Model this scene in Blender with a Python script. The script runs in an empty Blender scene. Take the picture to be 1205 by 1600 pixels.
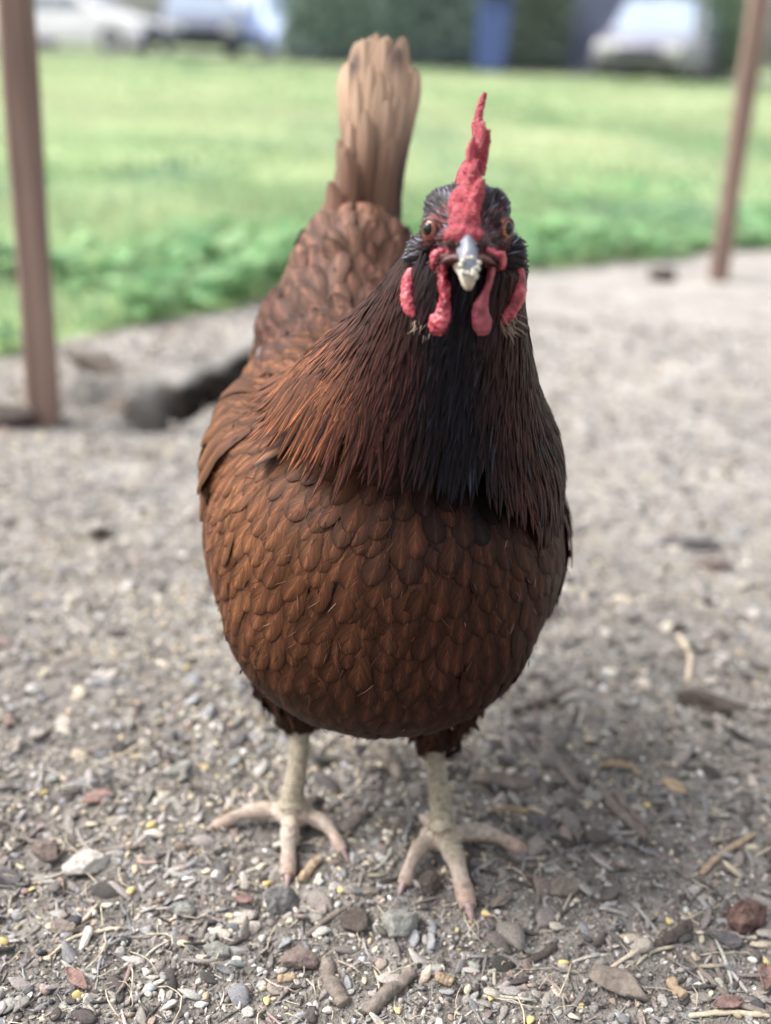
import bpy, bmesh, math, random
import numpy as np
from mathutils import Vector, Matrix
from mathutils.bvhtree import BVHTree
R_ = math.radians
random.seed(7); RNG = np.random.default_rng(7)
scene = bpy.context.scene
C = scene.collection

# ------------------------------------------------------------------ camera
CAM_H, PITCH, ROLL, FPX = 0.50, R_(23.0), 0.047, 1716.0
cF = np.array([0, math.cos(PITCH), -math.sin(PITCH)])
cU0 = np.array([0, math.sin(PITCH), math.cos(PITCH)]); cX0 = np.array([1.0, 0, 0])
cR = cX0*math.cos(ROLL) + cU0*math.sin(ROLL)
cU = cU0*math.cos(ROLL) - cX0*math.sin(ROLL)
cO = np.array([0, 0, CAM_H])
cam_d = bpy.data.cameras.new('camera'); cam = bpy.data.objects.new('camera', cam_d); C.objects.link(cam)
m = Matrix.Identity(4)
for i in range(3):
    m[i][0] = cR[i]; m[i][1] = cU[i]; m[i][2] = -cF[i]; m[i][3] = cO[i]
cam.matrix_world = m
cam_d.sensor_fit = 'VERTICAL'; cam_d.sensor_height = 24.0; cam_d.lens = 12.0/(800/FPX)
cam_d.clip_start = 0.02; cam_d.clip_end = 500
cam_d.dof.use_dof = True; cam_d.dof.focus_distance = 0.60; cam_d.dof.aperture_fstop = 2.1
scene.camera = cam

# ------------------------------------------------------------------ light
SUN_EL, SUN_AZ = R_(50), R_(-82)      # azimuth from +y, towards -x (left of the picture)
w = bpy.data.worlds.new('World'); scene.world = w; w.use_nodes = True
nt = w.node_tree; nt.nodes.clear()
sky = nt.nodes.new('ShaderNodeTexSky'); sky.sky_type = 'NISHITA'; sky.sun_disc = False
sky.sun_elevation = SUN_EL; sky.sun_rotation = SUN_AZ; sky.air_density = 1.0; sky.dust_density = 4.0; sky.ozone_density = 1.0
hs = nt.nodes.new('ShaderNodeHueSaturation'); hs.inputs['Saturation'].default_value = 0.22
bg = nt.nodes.new('ShaderNodeBackground'); bg.inputs['Strength'].default_value = 0.12
wo = nt.nodes.new('ShaderNodeOutputWorld')
nt.links.new(sky.outputs[0], hs.inputs['Color']); nt.links.new(hs.outputs[0], bg.inputs[0]); nt.links.new(bg.outputs[0], wo.inputs[0])
sd = bpy.data.lights.new('sun', 'SUN'); sd.energy = 1.6; sd.angle = R_(42); sd.color = (1, 0.95, 0.88)
sun = bpy.data.objects.new('sun', sd); C.objects.link(sun)
sv = Vector((math.sin(SUN_AZ)*math.cos(SUN_EL), math.cos(SUN_AZ)*math.cos(SUN_EL), math.sin(SUN_EL)))
sun.rotation_euler = sv.to_track_quat('Z', 'Y').to_euler(); sun.location = sv*30
scene.view_settings.view_transform = 'Standard'; scene.view_settings.look = 'None'
scene.view_settings.exposure = 1.42; scene.view_settings.gamma = 1.0; scene.view_settings.use_curve_mapping = False
scene.render.engine = 'CYCLES'
try:
    scene.cycles.use_denoising = True; scene.cycles.denoiser = 'OPENIMAGEDENOISE'
except Exception: pass
scene.cycles.max_bounces = 6; scene.cycles.diffuse_bounces = 3; scene.cycles.glossy_bounces = 2
scene.cycles.transparent_max_bounces = 24; scene.cycles.transmission_bounces = 3

# ------------------------------------------------------------------ helpers
def ray(px, py): return cF + cR*((px-602.5)/FPX) + cU*((800-py)/FPX)
def P(px, py, y):
    d = ray(px, py); t = (y-cO[1])/d[1]; return cO + d*t
def G(px, py, z=0.0):
    d = ray(px, py); t = (z-cO[2])/d[2]; return cO + d*t
def proj(p):
    d = np.asarray(p)-cO; dz = d@cF
    return 602.5+FPX*(d@cR)/dz, 800-FPX*(d@cU)/dz
def V3(a): return Vector((float(a[0]), float(a[1]), float(a[2])))
def sstep(a, b, x):
    t = np.clip((x-a)/(b-a), 0, 1); return t*t*(3-2*t)
def mix3(a, b, t): return tuple(a[i]*(1-t)+b[i]*t for i in range(3))

def tag(o, label=None, cat=None, group=None, kind=None):
    if label: o['label'] = label
    if cat: o['category'] = cat
    if group: o['group'] = group
    if kind: o['kind'] = kind
    return o
def empty(name, loc=(0, 0, 0), rz=0):
    o = bpy.data.objects.new(name, None); C.objects.link(o); o.location = loc; o.rotation_euler.z = rz
    o.empty_display_size = 0.05; return o
def link(name, me, mat=None, parent=None, smooth=True):
    o = bpy.data.objects.new(name, me); C.objects.link(o)
    if mat: me.materials.append(mat)
    if smooth: me.polygons.foreach_set('use_smooth', np.ones(len(me.polygons), bool))
    if parent is not None:
        o.parent = parent
        o.matrix_parent_inverse = (Matrix.Translation(parent.location) @ parent.rotation_euler.to_matrix().to_4x4()).inverted()
    return o
def npmesh(name, V, F, col=None, uv=None):
    V = np.asarray(V, np.float32); F = np.asarray(F, np.int32); k = F.shape[1]
    me = bpy.data.meshes.new(name)
    me.vertices.add(len(V)); me.vertices.foreach_set('co', V.ravel())
    me.loops.add(F.size); me.loops.foreach_set('vertex_index', F.ravel())
    me.polygons.add(len(F)); me.polygons.foreach_set('loop_start', np.arange(0, F.size, k, dtype=np.int32))
    me.update(calc_edges=True)
    if col is not None:
        c = np.ones((len(V), 4), np.float32); col = np.asarray(col, np.float32); c[:, :col.shape[1]] = col
        a = me.color_attributes.new('Col', 'FLOAT_COLOR', 'POINT'); a.data.foreach_set('color', c.ravel())
    if uv is not None:
        u = me.uv_layers.new(name='UVMap'); u.data.foreach_set('uv', np.asarray(uv, np.float32)[F.ravel()].ravel())
    return me
# numpy value noise
def _h(ix, iy, iz, s):
    n = (ix.astype(np.int64)*374761393 + iy.astype(np.int64)*668265263 + iz.astype(np.int64)*2147483647 + s*974634777) & 0xffffffff
    n = ((n ^ (n >> 13))*1274126177) & 0xffffffff
    return ((n ^ (n >> 16)) & 0xffffff)/float(0xffffff)
def vnoise(p, s=0):
    p = np.asarray(p, float); i = np.floor(p); f = p-i; f = f*f*(3-2*f); i = i.astype(np.int64)
    r = 0
    for dx in (0, 1):
        for dy in (0, 1):
            for dz in (0, 1):
                wgt = (f[..., 0] if dx else 1-f[..., 0])*(f[..., 1] if dy else 1-f[..., 1])*(f[..., 2] if dz else 1-f[..., 2])
                r = r + wgt*_h(i[..., 0]+dx, i[..., 1]+dy, i[..., 2]+dz, s)
    return r*2-1
def fbm(p, o=4, s=0):
    a, r, q = 1.0, 0, np.asarray(p, float)
    for k in range(o): r = r+a*vnoise(q, s+k); q = q*2.03+7.1; a *= .5
    return r
def xy3(x, y, z=0.0): return np.stack([x, y, np.zeros_like(x)+z], -1)

# ------------------------------------------------------------------ materials
class NT:
    def __init__(s, name):
        s.m = bpy.data.materials.new(name); s.m.use_nodes = True; s.t = s.m.node_tree
        s.b = s.t.nodes['Principled BSDF']; s.out = s.t.nodes['Material Output']
    def n(s, t, **k):
        x = s.t.nodes.new(t)
        for a, v in k.items(): setattr(x, a, v)
        return x
    def l(s, a, b): s.t.links.new(a, b)
    def val(s, sock, v):
        if hasattr(v, 'is_output'): s.l(v, sock)
        else: sock.default_value = v
    def math(s, op, a, b=0.0, c=None, clamp=False):
        x = s.n('ShaderNodeMath', operation=op, use_clamp=clamp); s.val(x.inputs[0], a); s.val(x.inputs[1], b)
        if c is not None: s.val(x.inputs[2], c)
        return x.outputs[0]
    def noise(s, vec=None, scale=5, detail=3, rough=.55, dist=0):
        x = s.n('ShaderNodeTexNoise'); x.inputs['Scale'].default_value = scale; x.inputs['Detail'].default_value = detail
        x.inputs['Roughness'].default_value = rough; x.inputs['Distortion'].default_value = dist
        if vec is not None: s.l(vec, x.inputs['Vector'])
        return x.outputs['Fac']
    def voro(s, vec=None, scale=5, feature='F1'):
        x = s.n('ShaderNodeTexVoronoi', feature=feature); x.inputs['Scale'].default_value = scale
        if vec is not None: s.l(vec, x.inputs['Vector'])
        return x
    def obj(s): return s.n('ShaderNodeTexCoord').outputs['Object']
    def ramp(s, fac, stops):
        x = s.n('ShaderNodeValToRGB'); r = x.color_ramp
        while len(r.elements) < len(stops): r.elements.new(.5)
        for e, (p, c) in zip(r.elements, stops): e.position = p; e.color = (c[0], c[1], c[2], 1) if not isinstance(c, (int, float)) else (c, c, c, 1)
        s.l(fac, x.inputs[0]); return x.outputs[0]
    def mix(s, fac, a, b, mode='MIX'):
        x = s.n('ShaderNodeMix', data_type='RGBA', blend_type=mode); s.val(x.inputs[0], fac)
        for q, v in ((6, a), (7, b)):
            if hasattr(v, 'is_output'): s.l(v, x.inputs[q])
            else: x.inputs[q].default_value = (v[0], v[1], v[2], 1)
        return x.outputs[2]
    def attr(s, name='Col'): return s.n('ShaderNodeAttribute', attribute_name=name)
    def bump(s, h, strength=.5, dist=.001):
        x = s.n('ShaderNodeBump'); x.inputs['Strength'].default_value = strength; x.inputs['Distance'].default_value = dist
        s.l(h, x.inputs['Height']); s.l(x.outputs[0], s.b.inputs['Normal']); return x
    def set(s, **k):
        for a, v in k.items():
            q = s.b.inputs[a.replace('_', ' ')]
            if hasattr(v, 'is_output'): s.l(v, q)
            else: q.default_value = (v[0], v[1], v[2], 1) if isinstance(v, tuple) and len(v) == 3 and q.type == 'RGBA' else v
        return s

def feather_mat(name, rough=.5, shaft=.65, streakf=24, sheen=.0, edge=.76, spec=.10, slant=.55, fray=.31, con=.95, bs=.3):
    M = NT(name)
    uv = M.n('ShaderNodeTexCoord').outputs['UV']; sp = M.n('ShaderNodeSeparateXYZ'); M.l(uv, sp.inputs[0])
    u = M.math('MULTIPLY_ADD', sp.outputs[0], 2.0, -1.0); v = sp.outputs[1]
    au = M.math('ABSOLUTE', u)
    a = M.attr(); rnd = a.outputs['Alpha']
    b = M.math('MULTIPLY_ADD', au, -slant, v)
    cx = M.n('ShaderNodeCombineXYZ'); M.l(M.math('MULTIPLY', b, streakf), cx.inputs[0]); M.l(M.math('MULTIPLY', u, 1.6), cx.inputs[1]); M.l(M.math('MULTIPLY', rnd, 91.0), cx.inputs[2])
    st = M.noise(cx.outputs[0], 1.0, 2, .6)
    cx2 = M.n('ShaderNodeCombineXYZ'); M.l(M.math('MULTIPLY', b, 7.0), cx2.inputs[0]); M.l(M.math('MULTIPLY', u, 1.2), cx2.inputs[1]); M.l(M.math('MULTIPLY', rnd, 57.0), cx2.inputs[2])
    st2 = M.noise(cx2.outputs[0], 1.0, 2, .6)
    k1 = M.math('MULTIPLY_ADD', st, 2.2*con, 1-1.1*con)
    k2 = M.math('MULTIPLY_ADD', st2, .9*con, 1-.45*con)
    k = M.math('MULTIPLY', k1, k2)
    rim = M.math('POWER', au, 3.5)
    k = M.math('MULTIPLY', k, M.math('MULTIPLY_ADD', rim, -edge, 1.0))
    tipd = M.math('MULTIPLY_ADD', M.math('POWER', v, 9.0), -edge*.6, 1.0)
    k = M.math('MULTIPLY', k, tipd)
    # pale quill and the paler wedge round it
    q = M.math('MULTIPLY_ADD', au, -9.0, 1.0, clamp=True)
    wdg = M.math('MULTIPLY_ADD', au, -2.2, 1.0, clamp=True)
    wdg = M.math('MULTIPLY', wdg, M.math('POWER', v, 2.0))
    k = M.math('MULTIPLY', k, M.math('MULTIPLY_ADD', wdg, shaft*1.6, .85))
    k = M.math('MULTIPLY', k, M.math('MULTIPLY_ADD', q, shaft*.45, 1.0))
    kc = M.n('ShaderNodeCombineXYZ')
    for i in range(3): M.l(k, kc.inputs[i])
    col = M.mix(1.0, a.outputs['Color'], kc.outputs[0], 'MULTIPLY')
    # frayed barbs
    e = M.math('MAXIMUM', M.math('SUBTRACT', au, 1-fray), M.math('SUBTRACT', v, 1-fray*.55))
    e = M.math('DIVIDE', e, fray)
    cx3 = M.n('ShaderNodeCombineXYZ'); M.l(M.math('MULTIPLY', b, streakf*1.4), cx3.inputs[0]); M.l(M.math('MULTIPLY', u, 9), cx3.inputs[1]); M.l(M.math('MULTIPLY', rnd, 33.0), cx3.inputs[2])
    n3 = M.noise(cx3.outputs[0], 1.0, 2, .7)
    al = M.math('LESS_THAN', M.math('MULTIPLY', e, .75), n3)
    M.set(Base_Color=col, Roughness=rough, Alpha=al)
    M.b.inputs['Specular IOR Level'].default_value = spec
    M.b.inputs['Sheen Weight'].default_value = sheen; M.b.inputs['Sheen Roughness'].default_value = .4
    M.bump(M.math('ADD', M.math('MULTIPLY', st, 1.0), M.math('MULTIPLY', q, .5)), bs, .0006)
    return M.m

MAT = {}
MAT['feather'] = feather_mat('feather_body')
MAT['hackle'] = feather_mat('feather_hackle', rough=.42, shaft=1.5, streakf=10, edge=.8, slant=.25, spec=.12, sheen=.0, fray=.4)
MAT['bristle'] = feather_mat('feather_head', rough=.35, shaft=.8, streakf=6, edge=.5, slant=.2, spec=.2, sheen=.0, fray=.5)
MAT['tail'] = feather_mat('feather_tail', rough=.65, shaft=.3, streakf=60, edge=.12, slant=.5, spec=.1, fray=.3, sheen=.2, con=.45)

M = NT('body_skin'); a = M.attr(); ob = M.obj()
rings = M.attr('ring').outputs['Fac']
rs = M.math('SINE', M.math('MULTIPLY', rings, 2*math.pi/.0035))
rs = M.math('POWER', M.math('ABSOLUTE', rs), .5)
nz = M.noise(ob, 900, 3)
c = M.mix(1.0, a.outputs['Color'], M.ramp(M.noise(ob, 260, 4, .6), [(.3, .75), (.75, 1.2)]), 'MULTIPLY')
c = M.mix(M.math('MULTIPLY', M.math('SUBTRACT', 1.0, rs), .85), c, M.mix(1.0, c, (.55, .4, .3), 'MULTIPLY'))
M.set(Base_Color=c, Roughness=.5); M.b.inputs['Subsurface Weight'].default_value = .08; M.b.inputs['Subsurface Radius'].default_value = (.004, .0015, .001); M.b.inputs['Subsurface Scale'].default_value = 1
M.bump(M.math('ADD', rs, M.math('MULTIPLY', nz, .5)), .8, .0014)
MAT['skin'] = M.m

M = NT('comb_flesh'); ob = M.obj()
vo = M.voro(ob, 1000); n1 = M.noise(ob, 140, 4)
c = M.ramp(vo.outputs['Distance'], [(0.0, (.60, .15, .17)), (.35, (.42, .035, .055)), (.8, (.16, .006, .015))])
c = M.mix(M.math('MULTIPLY', M.math('SUBTRACT', n1, .45), 3.0, clamp=True), c, (.50, .10, .125))
M.set(Base_Color=c, Roughness=.33); M.b.inputs['Subsurface Weight'].default_value = .04; M.b.inputs['Subsurface Radius'].default_value = (.004, .001, .001); M.b.inputs['Subsurface Scale'].default_value = 1
M.bump(M.math('MULTIPLY', vo.outputs['Distance'], -1.0), .9, .0009)
MAT['comb'] = M.m
M = NT('wattle_flesh'); ob = M.obj(); vo = M.voro(ob, 480); n1 = M.noise(ob, 160, 4)
c = M.ramp(n1, [(.40, (.16, .010, .022)), (.5, (.36, .035, .055)), (.62, (.48, .095, .12))])
M.set(Base_Color=c, Roughness=.38); M.b.inputs['Subsurface Weight'].default_value = .05; M.b.inputs['Subsurface Radius'].default_value = (.004, .001, .001); M.b.inputs['Subsurface Scale'].default_value = 1
M.bump(M.math('ADD', M.math('MULTIPLY', vo.outputs['Distance'], -.7), n1), .7, .0008)
MAT['wattle'] = M.m
M = NT('beak_horn'); ob = M.obj(); n1 = M.noise(ob, 120, 4); 
sx = M.n('ShaderNodeSeparateXYZ'); M.l(ob, sx.inputs[0])
c = M.ramp(n1, [(.3, (.10, .11, .14)), (.55, (.22, .24, .29)), (.8, (.42, .42, .42))])
tipf = M.attr('Col').outputs['Color']
c = M.mix(M.attr('Col').outputs['Alpha'], c, (.46, .38, .27))
M.set(Base_Color=c, Roughness=.32); M.bump(M.noise(ob, 300, 4), .3, .0006)
MAT['beak'] = M.m
def plain(name, col, rough=.5, nscale=40, amt=.25, bump=.0, spec=.5, metal=0, coat=0, bd=.001):
    M = NT(name); ob = M.obj(); n1 = M.noise(ob, nscale, 4)
    lo = tuple(x*(1-amt) for x in col); hi = tuple(min(1, x*(1+amt)) for x in col)
    M.set(Base_Color=M.ramp(n1, [(.3, lo), (.7, hi)]), Roughness=rough, Metallic=metal)
    M.b.inputs['Specular IOR Level'].default_value = spec; M.b.inputs['Coat Weight'].default_value = coat
    if bump: M.bump(M.noise(ob, nscale*3, 5, .65), bump, bd)
    return M.m
M = NT('eye_iris'); ob = M.n('ShaderNodeTexCoord').outputs['Object']; n1 = M.noise(ob, 900, 3)
M.set(Base_Color=M.ramp(n1, [(.3, (.22, .060, .015)), (.7, (.42, .15, .035))]), Roughness=.12); M.b.inputs['Coat Weight'].default_value = 1
MAT['iris'] = M.m
MAT['pupil'] = plain('pupil', (.003, .003, .004), .08, spec=.35, coat=.25)
MAT['gape'] = plain('gape_horn', (.17, .085, .085), .5, 500, .4, .5)
MAT['lid'] = plain('eyelid', (.14, .045, .045), .5, 900, .4, .5, bd=.0004)
MAT['claw'] = plain('claw', (.26, .18, .17), .4, 300, .3)
MAT['wattle_dull'] = plain('wattle_dull', (.26, .050, .070), .5, 260, .35, .6, bd=.0006)
MAT['crumb'] = plain('feed_crumb', (.72, .68, .58), .8, 600, .2, .5)

# ================================================================== SETTING
# ground height
EDGE = [(-6, 3.4), (-1.2, 1.35), (-.62, 1.66), (-.28, 2.14), (.1, 2.7), (.5, 2.85), (1.1, 3.3), (2.4, 3.9), (8, 6)]
ex = np.array([e[0] for e in EDGE]); ey = np.array([e[1] for e in EDGE])
def edge_y(x): return np.interp(x, ex, ey) + .09*vnoise(xy3(x*2.1, x*0+3), 5) + .04*vnoise(xy3(x*7, x*0+9), 6)
# hollow scratched out under the lip of the bank: a curved line
hol = [G(205, 640), G(290, 625), G(350, 590), G(420, 555), G(500, 540)]
hx = np.array([h[0] for h in hol]); hy = np.array([h[1] for h in hol])
def ground_z(x, y):
    x = np.asarray(x, float); y = np.asarray(y, float)
    z = .010*fbm(xy3(x*1.7, y*1.7), 3, 11)*sstep(.9, 2.0, y)
    z = z + .0035*fbm(xy3(x*14, y*14), 3, 21) + .0012*fbm(xy3(x*90, y*90), 2, 31)*(1-sstep(1.2, 2.0, y))
    # bank behind the hen on the left
    yl = np.interp(x, hx, hy)+.03*vnoise(xy3(x*11, y*0+5), 96)
    m = sstep(-.75, -.38, x)*(1-sstep(-.18, .1, x))
    z = z + .035*m*sstep(.0, .05, y-yl)*(1-sstep(.25, .9, y-yl))
    z = z - .15*sstep(-.385, -.32, x)*(1-sstep(-.16, -.02, x))*np.exp(-((y-yl+.035)/.055)**2)
    z = z - .03*np.exp(-((x+.86)**2/.03+(y-1.38)**2/.006))
    z = z - .03*np.exp(-((x-1.02)**2/.012+(y-2.38)**2/.006))
    return z
def graded(a, b, fine, lo, hi, grow=1.06):
    xs = list(np.arange(a, b, fine)); s = fine; x = xs[-1]
    while x < hi: s *= grow; x += s; xs.append(x)
    s = fine; x = a; left = []
    while x > lo: s *= grow; x -= s; left.append(x)
    return np.array(left[::-1]+xs)
gx = graded(-.5, .5, .0032, -60, 60); gy = np.concatenate([graded(.36, 1.05, .0034, -8, 1.04), np.arange(1.056, 1.2, .006), np.arange(1.2, 1.9, .008), graded(1.9, 1.91, .012, 1.9, 120, 1.045)])
X, Y = np.meshgrid(gx, gy); Z = ground_z(X, Y)
# let the lip of the bank overhang the hollow
yl = np.interp(X, hx, hy)+.03*vnoise(xy3(X*11, Y*0+5), 96)
ov = .06*sstep(-.40, -.34, X)*(1-sstep(-.16, -.02, X))*np.exp(-((Y-yl-.045)/.045)**2)*(1+.25*vnoise(xy3(X*18, Y*0+2), 95))
nxg, nyg = len(gx), len(gy)
idx = np.arange(nxg*nyg).reshape(nyg, nxg)
F = np.stack([idx[:-1, :-1], idx[:-1, 1:], idx[1:, 1:], idx[1:, :-1]], -1).reshape(-1, 4)
me = npmesh('ground', np.stack([X, Y-ov, Z], -1).reshape(-1, 3), F)
# shade painted as dark earth in, under and around the hollow
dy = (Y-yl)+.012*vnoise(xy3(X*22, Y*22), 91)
painted_shade = sstep(-.39, -.33, X+.03*vnoise(xy3(X*9, Y*9), 92))*(1-sstep(-.10, .02, X))*sstep(-.095, -.06, dy)*(1-sstep(.056, .066, dy))
painted_shade = np.maximum(painted_shade, .75*np.exp(-((X+.86)**2/.02+(Y-1.38)**2/.004)))
painted_shade = np.maximum(painted_shade, .8*np.exp(-((X+.66)**2/.030+(Y-1.45)**2/.0012))*(vnoise(xy3(X*14, Y*14), 93) > -.1))
painted_shade = np.maximum(painted_shade, .5*sstep(-.75, -.45, X)*(1-sstep(-.05, .1, X))*np.exp(-(dy/.10)**2)*(.6+.5*vnoise(xy3(X*16, Y*16), 97)))
at_ = me.attributes.new('painted_shade', 'FLOAT', 'POINT'); at_.data.foreach_set('value', painted_shade.ravel().astype(np.float32))
M = NT('bare_dirt'); ob = M.obj()
n1 = M.noise(ob, 1.7, 4); n2 = M.noise(ob, 34, 5, .65); n3 = M.noise(ob, 240, 4, .7); n4 = M.noise(ob, 1100, 2, .6)
c = M.ramp(n2, [(.28, (.135, .122, .110)), (.5, (.25, .23, .21)), (.75, (.37, .345, .32))])
c = M.mix(1.0, c, M.ramp(n3, [(.3, .55), (.55, 1.0), (.75, 1.35)]), 'MULTIPLY')
c = M.mix(1.0, c, M.ramp(n1, [(.3, .8), (.7, 1.15)]), 'MULTIPLY')
# dry pale dust farther back, shade painted dark into the hollow
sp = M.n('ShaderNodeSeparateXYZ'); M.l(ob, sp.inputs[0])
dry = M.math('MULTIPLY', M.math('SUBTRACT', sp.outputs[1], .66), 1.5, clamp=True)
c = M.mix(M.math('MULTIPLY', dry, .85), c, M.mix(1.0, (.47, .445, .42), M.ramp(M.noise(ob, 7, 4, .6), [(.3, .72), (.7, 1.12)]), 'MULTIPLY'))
shade_fac = M.attr('painted_shade').outputs['Fac']
c = M.mix(shade_fac, c, M.mix(M.math('MULTIPLY', M.math('SUBTRACT', M.noise(ob, 26, 4, .7), .42), 4.0, clamp=True), (.016, .013, .012), (.085, .070, .060)))
vo = M.voro(ob, 420)
M.set(Base_Color=c, Roughness=.95); M.b.inputs['Specular IOR Level'].default_value = .0
M.bump(M.math('ADD', M.math('MULTIPLY', n3, 1.0), M.math('ADD', M.math('MULTIPLY', n4, .4), M.math('MULTIPLY', vo.outputs['Distance'], -.5))), .9, .003)
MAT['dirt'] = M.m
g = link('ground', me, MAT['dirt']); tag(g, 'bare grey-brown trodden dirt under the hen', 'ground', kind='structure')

# lawn sheet
lx = graded(-2.5, 2.5, .06, -60, 60, 1.08)
rows = []
tt = np.concatenate([np.linspace(0, 1.5, 30), 1.5+np.cumsum(np.linspace(.06, 3.0, 48))])
LX = np.tile(lx, (len(tt), 1)); LY = edge_y(lx)[None, :]+tt[:, None]
LZ = ground_z(LX, LY)+.006+.02*sstep(0, .3, tt)[:, None]
LZ[0] -= .012
idx = np.arange(LX.size).reshape(LX.shape)
F = np.stack([idx[:-1, :-1], idx[:-1, 1:], idx[1:, 1:], idx[1:, :-1]], -1).reshape(-1, 4)
M = NT('lawn_turf'); ob = M.obj(); n1 = M.noise(ob, .8, 4); n2 = M.noise(ob, 12, 4)
c = M.ramp(n1, [(.3, (.16, .28, .11)), (.52, (.29, .38, .17)), (.72, (.42, .45, .26))])
c = M.mix(1.0, c, M.ramp(n2, [(.3, .7), (.7, 1.2)]), 'MULTIPLY'); M.set(Base_Color=c, Roughness=.95)
lawn = link('lawn', npmesh('lawn', np.stack([LX, LY, LZ], -1).reshape(-1, 3), F), M.m)
tag(lawn, 'pale sunlit lawn stretching behind the hen', 'lawn', kind='structure')
def grass_patch(n, y0, y1, hgt, wid, rng):
    y = np.sqrt(rng.uniform(y0**2, y1**2, n)); x = rng.uniform(-1, 1, n)*(.44*y+.35)
    ok = y > edge_y(x)-.03; return x[ok], y[ok], np.full(ok.sum(), hgt), np.full(ok.sum(), wid)
rg = np.random.default_rng(3)
parts = [grass_patch(30000, 1.5, 4.2, .050, .0035, rg), grass_patch(34000, 4.2, 10, .055, .008, rg), grass_patch(34000, 10, 30, .07, .02, rg)]
gx_, gy_, gh_, gw_ = [np.concatenate([p[i] for p in parts]) for i in range(4)]
n = len(gx_); th = rg.uniform(0, 2*math.pi, n); ph = rg.uniform(0, 2*math.pi, n); ln = rg.uniform(.15, .8, n)
tuft = .5+.5*vnoise(xy3(gx_*2.2, gy_*2.2), 41)
gh_ = gh_*rg.uniform(.5, 1.3, n)*(.5+.9*tuft)
b0 = np.stack([gx_, gy_, ground_z(gx_, gy_)+.015], -1)
sd_ = np.stack([np.cos(th), np.sin(th), 0*th], -1)*gw_[:, None]; lean = np.stack([np.cos(ph), np.sin(ph), 0*ph], -1)
v0 = b0-sd_*.5; v1 = b0+sd_*.5
mid = b0+lean*(gh_*ln*.3)[:, None]; mid[:, 2] += gh_*.6
tip = b0+lean*(gh_*ln)[:, None]; tip[:, 2] += gh_*(1-.35*ln)
V = np.stack([v0, v1, mid+sd_*.4, mid-sd_*.4, tip], 1).reshape(-1, 3); bi = np.arange(n)[:, None]*5
F = np.concatenate([np.stack([bi[:, 0], bi[:, 0]+1, bi[:, 0]+2, bi[:, 0]+3], -1), np.stack([bi[:, 0]+3, bi[:, 0]+2, bi[:, 0]+4, bi[:, 0]+4], -1)])
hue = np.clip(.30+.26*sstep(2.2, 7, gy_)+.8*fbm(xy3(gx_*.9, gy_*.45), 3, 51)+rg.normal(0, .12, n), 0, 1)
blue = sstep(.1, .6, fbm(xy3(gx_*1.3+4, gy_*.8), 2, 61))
c0 = np.array([.17, .30, .155]); c1 = np.array([.52, .56, .37]); cb = np.array([.16, .29, .24])  # blade tones paled, lens glare mixed into the colour
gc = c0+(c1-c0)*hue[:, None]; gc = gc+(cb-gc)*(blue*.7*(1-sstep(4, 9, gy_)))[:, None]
dead = rg.random(n) < .08; gc[dead] = (.62, .57, .40)
gc = np.repeat(gc*rg.uniform(.75, 1.25, (n, 1)), 5, 0)
# triangles/quads mix: split quads so every face is a triangle
q = F[:n]; t1 = q[:, [0, 1, 2]]; t2 = q[:, [0, 2, 3]]; t3 = F[n:][:, :3]
M = NT('grass_blade'); a = M.attr(); M.set(Base_Color=a.outputs['Color'], Roughness=.6)
tr = M.n('ShaderNodeBsdfTranslucent'); M.l(a.outputs['Color'], tr.inputs[0]); ms = M.n('ShaderNodeMixShader'); ms.inputs[0].default_value = .35
M.l(M.b.outputs[0], ms.inputs[1]); M.l(tr.outputs[0], ms.inputs[2]); M.l(ms.outputs[0], M.out.inputs[0])
MAT['grass'] = M.m
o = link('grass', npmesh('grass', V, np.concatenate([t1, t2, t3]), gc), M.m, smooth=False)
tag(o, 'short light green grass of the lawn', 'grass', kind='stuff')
# broad-leaved weeds along the near lawn edge
nw = 5200; wx = rg.uniform(-1.6, 1.9, nw); wy = edge_y(wx)+np.abs(rg.normal(0, .55, nw)); keep = vnoise(xy3(wx*3, wy*3), 71) > -.15
wx, wy = wx[keep], wy[keep]; nw = len(wx); cl = sstep(-.1, .5, vnoise(xy3(wx*2.3, wy*2.3), 72))*(1-sstep(-.1, .5, wx)*.6); wz = ground_z(wx, wy)+.02+rg.uniform(0, 1, nw)*(.03+.06*cl); ws = rg.uniform(.008, .026, nw)*(1+.8*cl)
a1 = rg.uniform(0, 6.28, nw); tl = rg.uniform(-.5, .5, (nw, 2))
ring = [(math.cos(t)*(1 if abs(math.cos(t)) < .9 else 1.25), math.sin(t)*.7) for t in np.linspace(0, 2*math.pi, 7)[:-1]]
L = []
for (rx, ry) in ring:
    dx = (rx*np.cos(a1)-ry*np.sin(a1))*ws; dy = (rx*np.sin(a1)+ry*np.cos(a1))*ws
    L.append(np.stack([wx+dx, wy+dy, wz+dx*tl[:, 0]+dy*tl[:, 1]+.15*ws*(abs(ry))], -1))
V = np.stack(L, 1).reshape(-1, 3); bi = np.arange(nw)[:, None]*6
F = np.concatenate([bi+np.array([[0, 1, 2, 3]]), bi+np.array([[0, 3, 4, 5]])])
wc = (1.25-.35*cl[:, None])*np.array([.15, .34, .15])+(np.array([.34, .52, .26])-np.array([.15, .34, .15]))*rg.random((nw, 1))
o = link('ground_cover', npmesh('ground_cover', V, F, np.repeat(wc*rg.uniform(.6, 1.2, (nw, 1)), 6, 0)), MAT['grass'], smooth=False)
tag(o, 'low broad-leaved green weeds along the edge of the dirt', 'weeds', kind='stuff')



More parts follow.
